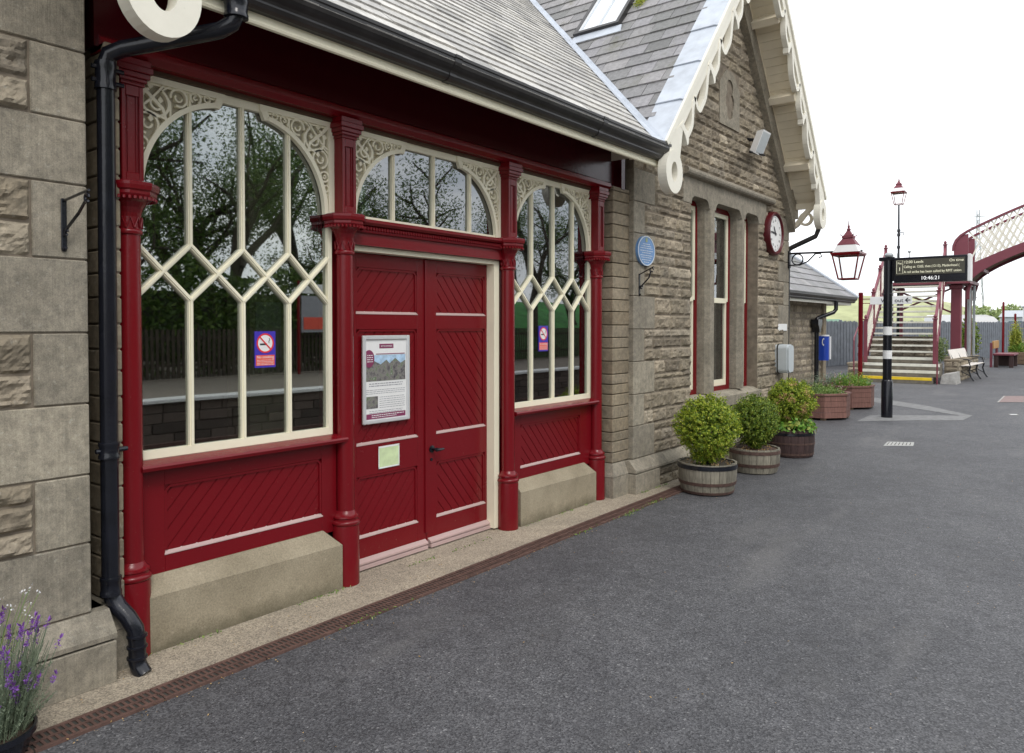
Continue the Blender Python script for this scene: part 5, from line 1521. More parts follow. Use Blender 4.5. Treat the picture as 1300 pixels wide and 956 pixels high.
# self-sown weeds along the drain
for k, (x, y, n_) in enumerate(((.545, 2.72, 30), (.53, 5.62, 60), (.50, 6.15, 70), (.535, 4.9, 26))):
    f = MB()
    for i in range(n_):
        f.leaf((x + rg.gauss(0, .012), y + rg.gauss(0, .12), .008 + abs(rg.gauss(0, .006))), .010, rg, asp=.5)
    tag(f.build('small_weed', M_herb), ['tiny weed sprouting at the drain edge, nearest the left wall', 'low weeds along the drain edge in front of the right window', 'scatter of weeds on the drain edge nearest the barrels', 'tiny weed at the drain edge outside the doors'][k], 'weed', 'weeds along the drain')

# ------------------------------------------------------------------ ground details
def gq(name, pts, mat, z, **k):
    m = MB(); m.f.append(tuple(m.av((x, y, z)) for x, y in pts)); return m.build(name, mat, k.get('parent'))
M_pat = simple('pale_concrete_patch', (0.20, 0.20, 0.20), .9, var=.25, scale=9, bs=.4, bscale=150)
tag(gq('pavement_patch', [(.42, 13.54), (1.26, 14.33), (1.80, 14.76), (1.84, 15.65), (.38, 14.65)], M_pat, .004), kind='structure')
tag(gq('pavement_joint', [(-.36, 18.25), (-.21, 17.25), (1.70, 15.50), (1.84, 15.66), (.95, 16.96)], M_pat, .0045), kind='structure')
t = thing('drain_cover', 'pale rectangular drain cover set in the asphalt beyond the barrels', 'drain cover', (1.5, 11.2, 0))
c = MB(); P = [(1.375, 10.97), (1.69, 11.21), (1.64, 11.56), (1.335, 11.40)]
gq('frame', P, simple('cover_metal', (.42, .42, .40), .6, bs=0), .004, parent=t)
c = MB()
for i in range(7):
    a = .08 + i * .13; p = lambda s_, q: ((P[0][0] * (1 - s_) + P[1][0] * s_) * (1 - q) + (P[3][0] * (1 - s_) + P[2][0] * s_) * q, (P[0][1] * (1 - s_) + P[1][1] * s_) * (1 - q) + (P[3][1] * (1 - s_) + P[2][1] * s_) * q)
    c.f.append(tuple(c.av((*p(*w_), .006)) for w_ in ((a, .15), (a + .03, .15), (a + .03, .85), (a, .85))))
c.build('slot', M_drk, t)
for x_, pts, mt, lb in ((0, [(1.93, 18.72), (2.5, 19.2), (2.4, 20.9), (1.886, 20.49)], simple('pinkish_cover', (.23, .165, .155), .8, bs=.3), 'pinkish worn inspection cover at the right edge of the platform'), (1, [(2.36, 16.2), (2.47, 16.28), (2.44, 16.40), (2.33, 16.32)], M_wht, 'tiny white stud cover in the asphalt near the right edge')):
    o = gq('inspection_cover', pts, mt, .005); tag(o, lb, 'cover')
    c = MB(); c.strip([(p[0], p[1]) for p in pts], .03, lambda a, b, h: (a, b, h), .0052, .007, closed=True); c.build('frame', M_cgrey, o)

# ------------------------------------------------------------------ passenger display post
t = thing('display_post', 'black post with white bands carrying the dark train departure display', 'display post', (.69, 14.45, 0))
c = MB(); c.lathe([(.072, .6), (.072, 2.76)], (.69, 14.45, 0), 20); c.build('pole', M_blk, t, smooth=True)
c = MB(); c.lathe([(.092, 0), (.092, .63), (.075, .66)], (.69, 14.45, 0), 20); c.build('base_sleeve', M_blk, t, smooth=True)
for z in (1.445, 1.03): c = MB(); c.lathe([(.0735, z), (.0735, z + .145)], (.69, 14.45, 0), 20); c.build('white_band', M_wht, t, smooth=True)
c = MB(); c.bbox(.55, .80, 14.38, 14.52, 2.735, 2.80, .008); c.box(.76, .80, 14.41, 14.49, 2.38, 2.74); c.build('mounting_arm', M_blk, t)
c = MB(); c.tube([(.60, 14.40, 2.16), (.77, 14.40, 2.16)], .012, 6); c.build('cable_clip', M_blk, t)
c = MB(); c.bbox(.80, 1.895, 14.35, 14.55, 2.345, 2.775, .008); ds = c.build('display', M_blk, t)
c = MB(); c.bbox(1.896, 1.945, 14.345, 14.555, 2.335, 2.785, .008); c.build('side_trim', M_wht, ds)
c = MB(); c.box(.83, 1.86, 14.344, 14.35, 2.475, 2.735); c.build('screen', M_scr, ds)
X_, Y_ = .955, 14.342
text('destination_line', '12:00 Leeds', .062, (X_, Y_, 2.672), FY, M_led, ds, depth=.0005)
text('status_line', 'On time', .062, (1.845, Y_, 2.672), FY, M_led, ds, 'RIGHT', .0005)
text('calling_line', 'Calling at: 12:05, then (12:13), Maidenhead (', .058, (X_, Y_, 2.592), FY, M_led, ds, depth=.0005, sx=.80)
text('message_line', 'A rail strike has been called by RMT union', .058, (X_, Y_, 2.505), FY, M_led, ds, depth=.0005, sx=.86)
text('platform_word', 'Plat', .045, (.892, Y_, 2.66), FY, M_led, ds, 'CENTER', .0005)
text('platform_number', '1', .09, (.892, Y_, 2.545), FY, M_led, ds, 'CENTER', .0005)
c = MB(); c.strip([(.845, 2.50), (.940, 2.50), (.940, 2.72), (.845, 2.72)], .005, lambda a, b, h: (a, 14.3425 - h, b), 0, .001, closed=True); c.build('platform_box', M_led, ds)
text('clock_digits', '10:46:21', .085, (1.36, Y_ + .001, 2.385), FY, M_ledw, ds, 'CENTER', .0005)
c = MB(); c.lathe([(.07, 0), (.075, .03), (.05, .06), (.02, .07)], (.70, 14.45, 2.81), 16); c.tube([(.70, 14.45, 2.80), (.70, 14.45, 2.84)], .015, 6); c.build('loudspeaker', M_galv, t)
c = MB(); c.tube([(.83, 14.45, 2.78), (.83, 14.45, 2.86)], .008, 6); c.lathe([(.02, 0), (.03, .02), (.02, .04)], (1.02, 14.45, 2.86), 10); c.tube([(1.02, 14.45, 2.78), (1.02, 14.45, 2.86)], .008, 6); c.build('aerial', M_galv, t)

# way out sign
t = thing('way_out_sign', 'white way out sign with left arrow on a maroon post', 'direction sign', (-1.42, 21.45, 0))
c = MB(); c.lathe([(.058, 0), (.058, 2.46), (.065, 2.47), (.04, 2.49)], (-1.42, 21.45, 0), 14); c.build('post', M_red, t, smooth=True)
c = MB()
for z in (2.20, 2.31): c.tube([(-1.42, 21.45, z), (-1.18, 21.45, z)], .012, 6)
c.build('rail', M_red, t)
c = MB(); c.bbox(-1.19, -.20, 21.43, 21.47, 2.165, 2.365, .004); bd = c.build('board', M_wht, t)
text('lettering', 'Way out', .15, (-.93, 21.425, 2.215), FY, M_dink, bd, depth=.001)
c = MB(); fa = lambda a, b, h: (-.29 + a, 21.426 - h, 2.265 + b)
c.strip([(-.055, 0), (.055, 0)], .024, fa, 0, .002); c.strip([(.0, .055), (-.058, 0), (.0, -.055)], .026, fa, 0, .0025); c.build('arrow', M_dink, bd)

# ------------------------------------------------------------------ footbridge
BX0, BX1 = -1.86, -.03
FB = thing('footbridge', 'maroon and cream iron footbridge with lattice sides climbing over the tracks', 'footbridge', (-.9, 23.4, 0))
RS, RN = .174, .33
def SB(): m = MB(); m.map = lambda p: (p[0] - .10 * (p[1] - 23.4), p[1], p[2]); return m
for n in range(1, 18):
    Y = 23.4 + RN * (n - 1); Z = RS * n
    if n <= 4:
        e = .0 if n in (1, 4) else .16
        c = SB(); c.bbox(BX0 - .1 - e, BX1 + e, Y, 25.0, Z - RS if n > 1 else 0, Z - .004, .006); o = c.build('stone_step', M_step, FB)
        c = SB(); c.box(BX0 + (.0 if n != 4 else .05), BX1 + (e if n > 1 else 0) - .02, Y - .006, Y + .06, Z - .075, Z + .002); c.build('nosing', M_yel if n == 1 else M_nos, o)
    else:
        c = SB(); c.box(BX0 + .06, BX1 - .06, Y + .02, Y + .31, Z - .05, Z); o = c.build('tread', M_step, FB)
        c = SB(); c.box(BX0 + .05, BX1 - .05, Y - .005, Y + .05, Z - .048, Z + .004); c.build('nosing', M_nos, o)
sl = RS / RN
zy = lambda y: RS + (y - 23.4) * sl
for x in (BX0, BX1):
    c = SB(); c.prism([(24.3, zy(24.3) - .22), (29.0, zy(29.0) - .22), (29.0, zy(29.0) + .06), (24.3, zy(24.3) + .06)], lambda a, b, h: (h, a, b), x - .02, x + .02); c.build('stringer', M_redb, FB)
    c = SB(); c.prism([(24.3, zy(24.3) + .98), (29.1, zy(29.1) + .98), (29.1, zy(29.1) + 1.10), (24.3, zy(24.3) + 1.10)], lambda a, b, h: (h, a, b), x - .035, x + .035); c.build('handrail', M_redb, FB)
    c = SB(); y = 24.35; k = 0
    while y < 29.0:
        for (za, zb) in ((.08, 1.0), (1.0, .08)):
            y2 = min(y + .42, 29.0); fr_ = (y2 - y) / .42; zb2 = za + (zb - za) * fr_
            off_ = .008 if za < .5 else -.008
            c.strip([(y, zy(y) + za), (y2, zy(y2) + zb2)], .032, lambda a, b, h: (x + off_ + h, a, b), -.006, .006)
        y += .21
    c.build('lattice', M_white, FB)
    for y in (24.25, 25.9, 27.5, 29.05):
        c = SB(); z0 = 0.5 if y < 24.5 else zy(y) - .2
        c.bbox(x - .05, x + .05, y - .05, y + .05, z0, zy(y) + 1.16, .01); c.bbox(x - .07, x + .07, y - .07, y + .07, zy(y) + 1.16, zy(y) + 1.20, .01)
        c.lathe([(.02, 0), (.045, .03), (.048, .06), (.03, .09), (.008, .12)], (x, y, zy(y) + 1.20), 12); c.build('newel_post', M_redb, FB)
# outer tubular handrails at the foot
for x in (BX0 - .22, BX1 + .10):
    c = SB(); c.tube([(x, 23.55, 0), (x, 23.55, 1.18), (x, 23.62, 1.27), (x + .0, 24.1, 1.48), (x, 24.5, 1.62)], .022, 8); c.build('tubular_handrail', M_redb, FB)
# landing and tower
c = MB(); c.box(BX0 - .7, .15, 29.0, 31.2, 3.02, 3.12); c.build('landing', M_redb, FB)
for (x, y, w_) in ((-.30, 29.45, .15), (-.16, 31.15, .10), (-2.35, 29.45, .09), (-2.35, 31.15, .09)):
    c = MB(); c.bbox(x - w_, x + w_, y - w_, y + w_, .55, 3.02, .02); c.bbox(x - w_ - .05, x + w_ + .05, y - w_ - .05, y + w_ + .05, 2.86, 3.0, .02); c.build('tower_column', M_redb, FB)
c = MB(); c.tube([(-.02, 30.2, .5), (-.02, 30.2, 3.0)], .06, 8); c.tube([(.08, 30.6, .5), (.08, 30.6, 3.0)], .04, 8); c.build('drain_pipe', M_galv, FB)
for (p, q) in (((-.30, 2.0), (-2.35, 2.95)), ((-2.35, 2.0), (-.30, 2.95))):
    c = MB(); c.strip([p, q], .06, lambda a, b, h: (a, 29.45 + h, b), -.02, .02); c.build('cross_brace', M_redb, FB)
zt = lambda x: 5.47 - .0327 * (7.5 - x) ** 2
zb = lambda x: zt(x) - .31 - .30 * math.exp(-max(0, x) / .35)
zr = lambda x: (6.68 - .0336 * (7.5 - x) ** 2)
for yg in (29.5, 31.1):
    xs_ = [i * .25 - .0 for i in range(61)]
    c = MB()
    c.prism([(x, zt(x)) for x in xs_] + [(x, zb(x)) for x in reversed(xs_)], lambda a, b, h: (a, yg + h, b), -.03, .03) if False else None
    for a, b in zip(xs_, xs_[1:]): c.hexa([(a, yg - .03, zb(a)), (b, yg - .03, zb(b)), (b, yg + .03, zb(b)), (a, yg + .03, zb(a)), (a, yg - .03, zt(a)), (b, yg - .03, zt(b)), (b, yg + .03, zt(b)), (a, yg + .03, zt(a))])
    c.build('arched_girder', M_redb, FB)
    c = MB(); ra = [(-.42, 4.15), (-.41, 4.32), (-.34, 4.50), (-.2, 4.66)] + [(x, zr(x)) for x in xs_]
    c.strip(ra, .07, lambda a, b, h: (a, yg + h, b), -.06, .06); c.build('top_rail', M_redb, FB)
    c = MB(); c.prism([(-.40, 3.1), (.02, 3.1), (.02, 4.70), (-.2, 4.66), (-.36, 4.48), (-.40, 4.2)], lambda a, b, h: (a, yg + h, b), -.03, .03); c.build('end_panel', M_redb, FB)
    c = MB(); x = .02
    while x < 14.9:
        x2 = x + .62
        for k in (0, 1):
            za, zc = (zt(x), zr(x2)) if k == 0 else (zr(x), zt(x2))
            o_ = .008 * (1 if k else -1)
            c.strip([(x, za), (x2, zc)], .045, lambda a, b, h: (a, yg + o_ + h, b), -.006, .006)
        x += .21
    c.build('lattice', M_white, FB)
    c = MB()
    for x in (.55, 1.15): pass
c = MB()
xs_ = [i * .25 for i in range(61)]
for a, b in zip(xs_, xs_[1:]): c.hexa([(a, 29.53, zb(a) + .10), (b, 29.53, zb(b) + .10), (b, 31.07, zb(b) + .10), (a, 31.07, zb(a) + .10), (a, 29.53, zb(a) + .16), (b, 29.53, zb(b) + .16), (b, 31.07, zb(b) + .16), (a, 31.07, zb(a) + .16)])
c.build('deck', M_pbrown, FB)
for i in range(12):
    x = .4 + i * 1.2; c = MB(); c.box(x, x + .07, 29.53, 31.07, zb(x) + .0, zb(x) + .10); c.build('cross_beam', M_redb, FB)
for yg in (29.5, 31.1): c = MB(); c.strip([(.02, 2.5), (.03, 2.8), (.10, 3.05)], .10, lambda a, b, h: (a, yg + h, b), -.05, .05); c.build('springing_bracket', M_redb, FB)
for yg in (29.5, 31.1): c = MB(); c.bbox(14.8, 15.1, yg - .15, yg + .15, -.05, 3.7, .02); c.build('tower_column', M_redb, FB)

# stone footings
def rubble(name, x0, x1, y0, y1, h, label, seed, cell=.05):
    rg = random.Random(seed); t = thing(name, label, 'stone wall', ((x0 + x1) / 2, (y0 + y1) / 2, 0))
    c = MB(); c.box(x0 + .02, x1 - .02, y0 + .02, y1 - .02, 0, h - .03); c.build('core', M_mort, t)
    c = MB(); z = 0
    while z < h - .02:
        hh = min(rg.uniform(.10, .17), h - z)
        for (a0, a1, fn) in ((x0, x1, lambda p, q, d: (p, y0 + .02 - d, q)), (y0, y1, lambda p, q, d: (x1 - .02 + d, p, q))):
            u = a0
            while u < a1 - .05:
                e = u + rg.uniform(.15, .36)
                if a1 - e < .1: e = a1
                rock(c, u + .005, e - .005, z + .005, z + hh - .005, fn, cell, .03, rg); u = e
        z += hh
    c.build('facing_stones', M_rub, t)
    c = MB(); u = y0
    while u < y1: e = min(y1, u + rg.uniform(.3, .5)); c.bbox(x0 - .02, x1 + .02, u, e - .01, h - .05, h + .02, .012); u = e
    c.build('coping_stones', M_ashw, t)
rubble('stone_footing', .02, .40, 24.9, 27.3, .62, 'rough sandstone footing wall between the stairs and the bench', 1)
rubble('stone_footing', -.55, .12, 29.0, 31.6, .55, 'rough sandstone base under the footbridge tower behind the bench', 2)
rubble('stone_footing', BX0 - .5, BX0 - .12, 23.9, 26.5, .5, 'low rough stone footing left of the stair foot', 3)
rubble('stone_footing', -2.35, -.45, 26.6, 27.0, 1.25, 'brown rubble wall seen through the gaps of the footbridge stairs', 4)
t = thing('stone_block', 'weathered grey stone block on the platform beside the yellow step', 'stone block', (.27, 24.0, 0))
c = MB(); c.hexa([(.10, 23.75, 0), (.50, 23.72, 0), (.52, 24.35, 0), (.12, 24.38, 0), (.13, 23.80, .24), (.47, 23.77, .32), (.49, 24.32, .34), (.15, 24.34, .27)]); c.build('block', M_cgrey, t)

# ------------------------------------------------------------------ benches
def bench(x, y, rz, L, label, back=M_wood, seat=M_wood):
    t = thing('platform_bench', label, 'bench', (x, y, 0), rz)
    # local: seat faces +x, length along y
    c = MB()
    for k in range(3): c.bbox(.12 + k * .13, .235 + k * .13, 0, L, .425 + k * .006, .445 + k * .006, .004)
    c.build('seat', seat, t, local=True)
    c = MB(); c.hexa([(.055, 0, .54), (.08, 0, .54), (.08, L, .54), (.055, L, .54), (-.075, 0, .90), (-.05, 0, .90), (-.05, L, .90), (-.075, L, .90)]); c.build('backrest', back, t, local=True)
    for yy in (.12, L / 2, L - .12):
        c = MB(); 
        c.tube([(.50, yy, .42), (.47, yy, .30), (.52, yy, .12), (.60, yy, 0)], .024, 7); c.tube([(.12, yy, .42), (.10, yy, .25), (.03, yy, .1), (-.05, yy, 0)], .024, 7)
        c.tube([(.12, yy, .42), (.08, yy, .55), (-.06, yy, .85)], .022, 7); c.tube([(.10, yy, .415), (.52, yy, .425)], .02, 7); c.tube([(.08, yy, .14), (.3, yy, .26), (.52, yy, .14)], .016, 6)
        c.build('leg_frame', M_blk, t, local=True)
        if yy != L / 2:
            c = MB(); c.tube([(.03, yy, .62), (.25, yy, .64), (.46, yy, .62), (.53, yy, .57), (.48, yy, .53), (.45, yy, .56)], .018, 6); c.tube([(.45, yy, .62), (.50, yy, .42)], .016, 6); c.build('armrest', M_blk, t, local=True)
    return t
bench(.10, 25.4, R(-2), 2.6, 'cast iron bench with white slatted back beside the footbridge stairs')
M_orange = simple('varnished_wood', (.46, .26, .09), .5, bs=0)
t = thing('wooden_seat', 'dark maroon seat with tan back standing by the grey fence', 'seat', (.40, 35.2, 0))
c = MB(); c.bbox(.25, .95, 34.6, 36.4, .46, .53, .01); c.build('seat', M_redb, t)
for y in (34.62, 36.2):
    c = MB(); c.bbox(.28, .92, y, y + .12, 0, .46, .01) if y > 35 else c.bbox(.28, .42, y, y + .12, 0, .46, .01); c.build('leg', M_staved, t)
c = MB(); c.bbox(.78, .92, 34.62, 34.74, 0, .46, .01); c.build('leg', M_staved, t)
c = MB(); c.bbox(.22, .28, 34.6, 36.4, .72, 1.02, .01); c.build('backrest', M_orange, t)
c = MB(); c.bbox(.16, .24, 34.5, 34.6, 0, .95, .01); c.bbox(.16, .24, 36.4, 36.5, 0, .95, .01); c.build('back_support', M_redb, t)
t = thing('box_planter', 'brown wooden box planter against the grey fence at right', 'planter', (.85, 38, 0))
c = MB()
for k in range(3): c.bbox(.50, 1.12, 37.5, 38.5, .02 + k * .17, .18 + k * .17, .008)
c.build('boards', M_pbrown, t)
c = MB(); c.box(.55, 1.07, 37.55, 38.45, .40, .47); c.build('soil', M_soil, t)
bedding(.80, 38.0, .5, .3, .5, [(M_ivy, 2600, .05, 0, 0, .3, .6, .4), (M_gold, 3600, .05, -.08, 0, .2, 1.4, .4)], 'tall yellow green plant growing in the brown box planter', 41, 'tall_plant')

# ------------------------------------------------------------------ fences, posts, planting beyond
def corr(p0, p1, h, label, posts):
    t = thing('corrugated_fence', label, 'fence', (p0[0], p0[1], 0))
    dx, dy = p1[0] - p0[0], p1[1] - p0[1]; L = math.hypot(dx, dy); dx /= L; dy /= L
    c = MB(); n = int(L / .11)
    for i in range(n):
        s0, s1 = i * .11, i * .11 + .085; d = .012 if i % 2 else 0
        def q(s_, z, o): return (p0[0] + dx * s_ - dy * o, p0[1] + dy * s_ + dx * o, z)
        hh = h + .015 * ((i * 7) % 3 - 1)
        c.hexa([q(s0, .03, d), q(s1, .03, d), q(s1, .03, d + .02), q(s0, .03, d + .02), q(s0, hh, d), q(s1, hh, d), q(s1, hh, d + .02), q(s0, hh, d + .02)])
    for z in (.4, h - .35): c.hexa([q(0, z, .035), q(L, z, .035), q(L, z, .07), q(0, z, .07), q(0, z + .08, .035), q(L, z + .08, .035), q(L, z + .08, .07), q(0, z + .08, .07)])
    c.hexa([q(0, .0, .02), q(L, .0, .02), q(L, 0, .03), q(0, 0, .03), q(0, h - .05, .02), q(L, h - .05, .02), q(L, h - .05, .03), q(0, h - .05, .03)])
    c.build('fence_panel', M_fen, t)
    for i in range(posts):
        s_ = L * (i + .5) / posts; c = MB(); a = q(s_, 0, .1); c.box(a[0] - .05, a[0] + .05, a[1] - .05, a[1] + .05, 0, h + .05); c.build('post', M_fen, t)
corr((-7.6, 22.3), (-4.3, 33.2), 1.80, 'grey vertical boarded fence left of the footbridge stairs', 5)
corr((-4.25, 33.3), (3.2, 58.0), 1.80, 'grey vertical boarded fence behind the bench and seat', 9)
for (x, y, h_, r_, lb) in ((.37, 36.9, 2.55, .045, 'tall thin maroon post in front of the grey fence'), (.30, 43.0, 2.15, .05, 'shorter maroon post standing near the fence at right')):
    t = thing('maroon_post', lb, 'post', (x, y, 0), group='maroon posts by the fence'); c = MB(); c.tube([(x, y, 0), (x, y, h_)], r_, 8); c.lathe([(r_ * 1.3, 0), (r_ * .4, .05)], (x, y, h_), 8); c.build('shaft', M_red, t)
t = thing('maroon_signboard', 'dark maroon board on posts at the right picture edge', 'signboard', (1.0, 38.6, 0))
c = MB(); c.bbox(.93, 1.9, 38.9, 38.95, 1.75, 2.7, .01); c.build('board', M_redb, t)
for x in (1.0, 1.85): c = MB(); c.box(x - .04, x + .04, 38.95, 39.03, 0, 2.72); c.build('post', M_redb, t)
# dark shrub by the tower
def bush(loc, r, h, n, mat, label, size, seed, name='garden_bush', group=None):
    rg = random.Random(seed); t = thing(name, label, 'bush', (loc[0], loc[1], 0), group=group); f = MB()
    for _ in range(n):
        d = Vector((rg.gauss(0, 1), rg.gauss(0, 1), rg.gauss(0, 1))).normalized(); k = 1 + .35 * noise.noise(d * 2 + Vector((seed * 3.1, 0, 0))) + .2 * noise.noise(d * 5 + Vector((0, seed, 0)))
        q = rg.random() ** .4 * k
        f.leaf((loc[0] + d.x * r * q, loc[1] + d.y * r * q, h / 2 + d.z * h / 2 * q + .05), size, rg)
    f.build('crown', mat, t)
    s_ = MB()
    for k in range(3): s_.tube([(loc[0], loc[1], 0), (loc[0] + rg.uniform(-.4, .4) * r, loc[1] + rg.uniform(-.4, .4) * r, h * .6)], max(.02, r * .03), 6)
    s_.build('stem', M_bark, t)
bush((-.62, 35.3), .35, 1.95, 2600, M_box2, 'dark green climbing shrub in front of the fence behind the tower', .05, 3)
bush((-1.5, 32.4), .55, 1.3, 2500, M_ftree, 'light green bush seen through the footbridge stairs', .05, 8)
bush((-1.1, 27.6), .5, .75, 1800, M_herb, 'low green plants growing beneath the footbridge stairs', .035, 9, 'low_plant')

# vehicles beyond the fence
def wheel(t, x, y, z, r, w_, ax='x'):
    c = MB(); c.lathe([(r * .62, 0), (r, .02), (r, w_ - .02), (r * .62, w_)], (x, y, z), 20, ax='y'); o = c.build('wheel', M_tyre, t)
    c = MB(); c.lathe([(r * .6, -.005), (r * .5, -.01)], (x, y, z), 16, ax='y'); c.build('rim', M_alu, o)
def car(loc, rz, prof, wprofs, wid, mat, label, name, wheels, cat):
    t = thing(name, label, cat, (loc[0], loc[1], 0), rz)
    c = MB(); 
    A = [c.av((x, .0 + (.12 if z > prof[0][1] + .9 else 0), z)) for x, z in prof]; B_ = [c.av((x, wid - (.12 if z > prof[0][1] + .9 else 0), z)) for x, z in prof]
    c.f.append(tuple(A)); c.f.append(tuple(reversed(B_))); n = len(prof)
    for i in range(n): c.f.append((A[i], B_[i], B_[(i + 1) % n], A[(i + 1) % n]))
    c.build('body', mat, t, local=True)
    for P in wprofs:
        for yy in (-.012, wid + .002):
            c = MB(); c.prism([(x, z) for x, z in P], lambda a, b, h: (a, yy + h + (.10 if yy < .5 else -.10) * ((b - 1.0) / .7 if b > 1.0 else 0), b), 0, .012); c.build('window', M_carglass, t, local=True)
    for x in wheels:
        for yy in (-.02, wid - .2):
            c = MB(); c.lathe([(.2, 0), (.33, .02), (.33, .2), (.2, .22)], (x, yy, .33), 20, ax='y'); o = c.build('wheel', M_tyre, t, local=True)
            c = MB(); c.lathe([(.19, -.004), (.1, -.01)], (x, yy, .33), 14, ax='y'); c.build('rim', M_alu, o, local=True)
    for x in (min(p[0] for p in prof), max(p[0] for p in prof)):
        for yy in (.15, wid - .4): c = MB(); c.box(x - .012, x + .012, yy, yy + .25, .7, .85); c.build('lamp', M_wht, t, local=True)
car((-4.05, 51.4), R(40), [(0, .35), (4.6, .35), (4.65, .9), (4.2, 1.15), (3.75, 1.75), (3.3, 2.15), (2.8, 2.28), (.2, 2.28), (.02, 2.1), (0, .8)], [[(.3, 1.55), (2.3, 1.55), (2.3, 2.05), (.35, 2.05)], [(2.75, 1.5), (3.7, 1.5), (3.3, 2.0), (2.75, 2.05)]], 1.9, M_carw, 'white minibus parked behind the grey fence', 'parked_minibus', (.9, 3.8), 'minibus')
car((-9.6, 41.2), R(30), [(0, .35), (4.3, .35), (4.35, .9), (3.4, 1.25), (2.8, 1.78), (2.5, 1.97), (.6, 1.97), (.15, 1.3), (0, .9)], [[(.45, 1.35), (1.5, 1.35), (1.5, 1.78), (.75, 1.78)], [(1.6, 1.35), (3.0, 1.35), (2.65, 1.78), (1.6, 1.78)]], 1.8, M_carg, 'pale green car with its roof showing above the left fence', 'parked_car', (.8, 3.5), 'car')
# low grey industrial shed and white works cabin with an orange machine
t = thing('industrial_shed', 'long low pale grey shed far beyond the fence', 'shed', (4, 76, 0))
c = MB(); c.box(-3.2, 12, 74, 82, 0, 2.35); c.build('wall', simple('pale_cladding', (.50, .54, .56), .8, var=.05, bs=0), t)
c = MB(); c.prism([(73.8, 2.35), (82.2, 2.35), (78, 2.95)], lambda a, b, h: (h, a, b), -3.3, 12.1); c.build('roof', simple('shed_roof', (.42, .45, .48), .8, var=.05, bs=0), t)
for k in range(8): c = MB(); x = -2.6 + k * 1.8; c.box(x, x + 1.2, 73.97, 74, 1.0, 2.0); c.build('window', M_carglass, t)
t = thing('works_cabin', 'white works cabin behind the fence at the right edge', 'cabin', (0, 58, 0))
c = MB(); c.bbox(-.35, 2.3, 56, 59, 0, 2.75, .03); c.build('wall', M_carw, t)
c = MB(); c.bbox(-.45, 2.4, 55.9, 59.1, 2.75, 2.85, .02); c.build('roof', M_grey, t)
c = MB(); c.box(.3, .9, 55.97, 55.99, 1.7, 2.3); c.build('window', M_carglass, t)
t = thing('orange_excavator', 'orange topped excavator cab beyond the fence', 'excavator', (.6, 52, 0))
c = MB(); c.bbox(.15, 1.6, 51.5, 53, 2.45, 2.62, .03); c.bbox(0, 1.8, 51.3, 53.2, .6, 1.5, .05); c.build('body', simple('machine_orange', (.75, .32, .03), .4, bs=0), t)
c = MB(); c.bbox(.25, 1.5, 51.6, 52.9, 1.5, 2.45, .02); c.build('cab', M_carglass, t)
c = MB(); c.bbox(.6, .95, 51.7, 52, 2.62, 2.85, .03); c.build('beacon', M_blk, t)
c = MB(); c.bbox(-.1, 1.9, 51.2, 51.6, 0, .6, .1); c.bbox(-.1, 1.9, 52.9, 53.3, 0, .6, .1); c.build('track', M_tyre, t)
# lattice mast
t = thing('lattice_mast', 'tall pale grey lattice mast with cross arms far behind the bridge arch', 'mast', (-8.4, 105, 0))
c = MB(); H_ = 15.4; wb = lambda z: .85 - .72 * min(1, z / 13)
for (a, b) in ((1, 1), (1, -1), (-1, 1), (-1, -1)): c.tube([(-8.4 + a * wb(0), 105 + b * wb(0), 0), (-8.4 + a * .13, 105 + b * .13, 13), (-8.4 + a * .13, 105 + b * .13, H_)], .05, 5)
z = 0
while z < 15:
    z2 = min(z + .9, 15)
    for (a, b, c_, d) in ((1, -1, -1, -1), (-1, -1, 1, -1), (1, 1, 1, -1), (-1, 1, -1, -1)): c.tube([(-8.4 + a * wb(z), 105 + b * wb(z), z), (-8.4 + c_ * wb(z2), 105 + d * wb(z2), z2)], .028, 4)
    z = z2
c.build('tower', M_galv, t)
c = MB()
for z in (13.4, 14.6): c.tube([(-9.2, 105, z), (-7.6, 105, z)], .05, 5)
c.build('cross_arm', M_galv, t)
# second lamp standard on the footbridge landing
t = thing('lamp_standard', 'slender lamp standard with a maroon lantern rising above the display', 'street lamp', (-2.27, 30.35, 0))
c = MB(); c.tube([(-2.27, 30.35, 0), (-2.27, 30.35, 3.6), (-2.28, 30.35, 6.0)], lambda q: .055 - .025 * q, 8)
for z in (4.4, 4.85, 5.0): c.lathe([(.03, 0), (.06, .03), (.06, .10), (.03, .14)], (-2.275, 30.35, z), 8)
c.tube([(-2.27, 30.35, 4.98), (-2.12, 30.35, 5.0), (-2.12, 30.35, 4.9)], .015, 5); c.build('post', M_blk, t)
lantern(t, -2.285, 30.35, 6.02, 1.25)
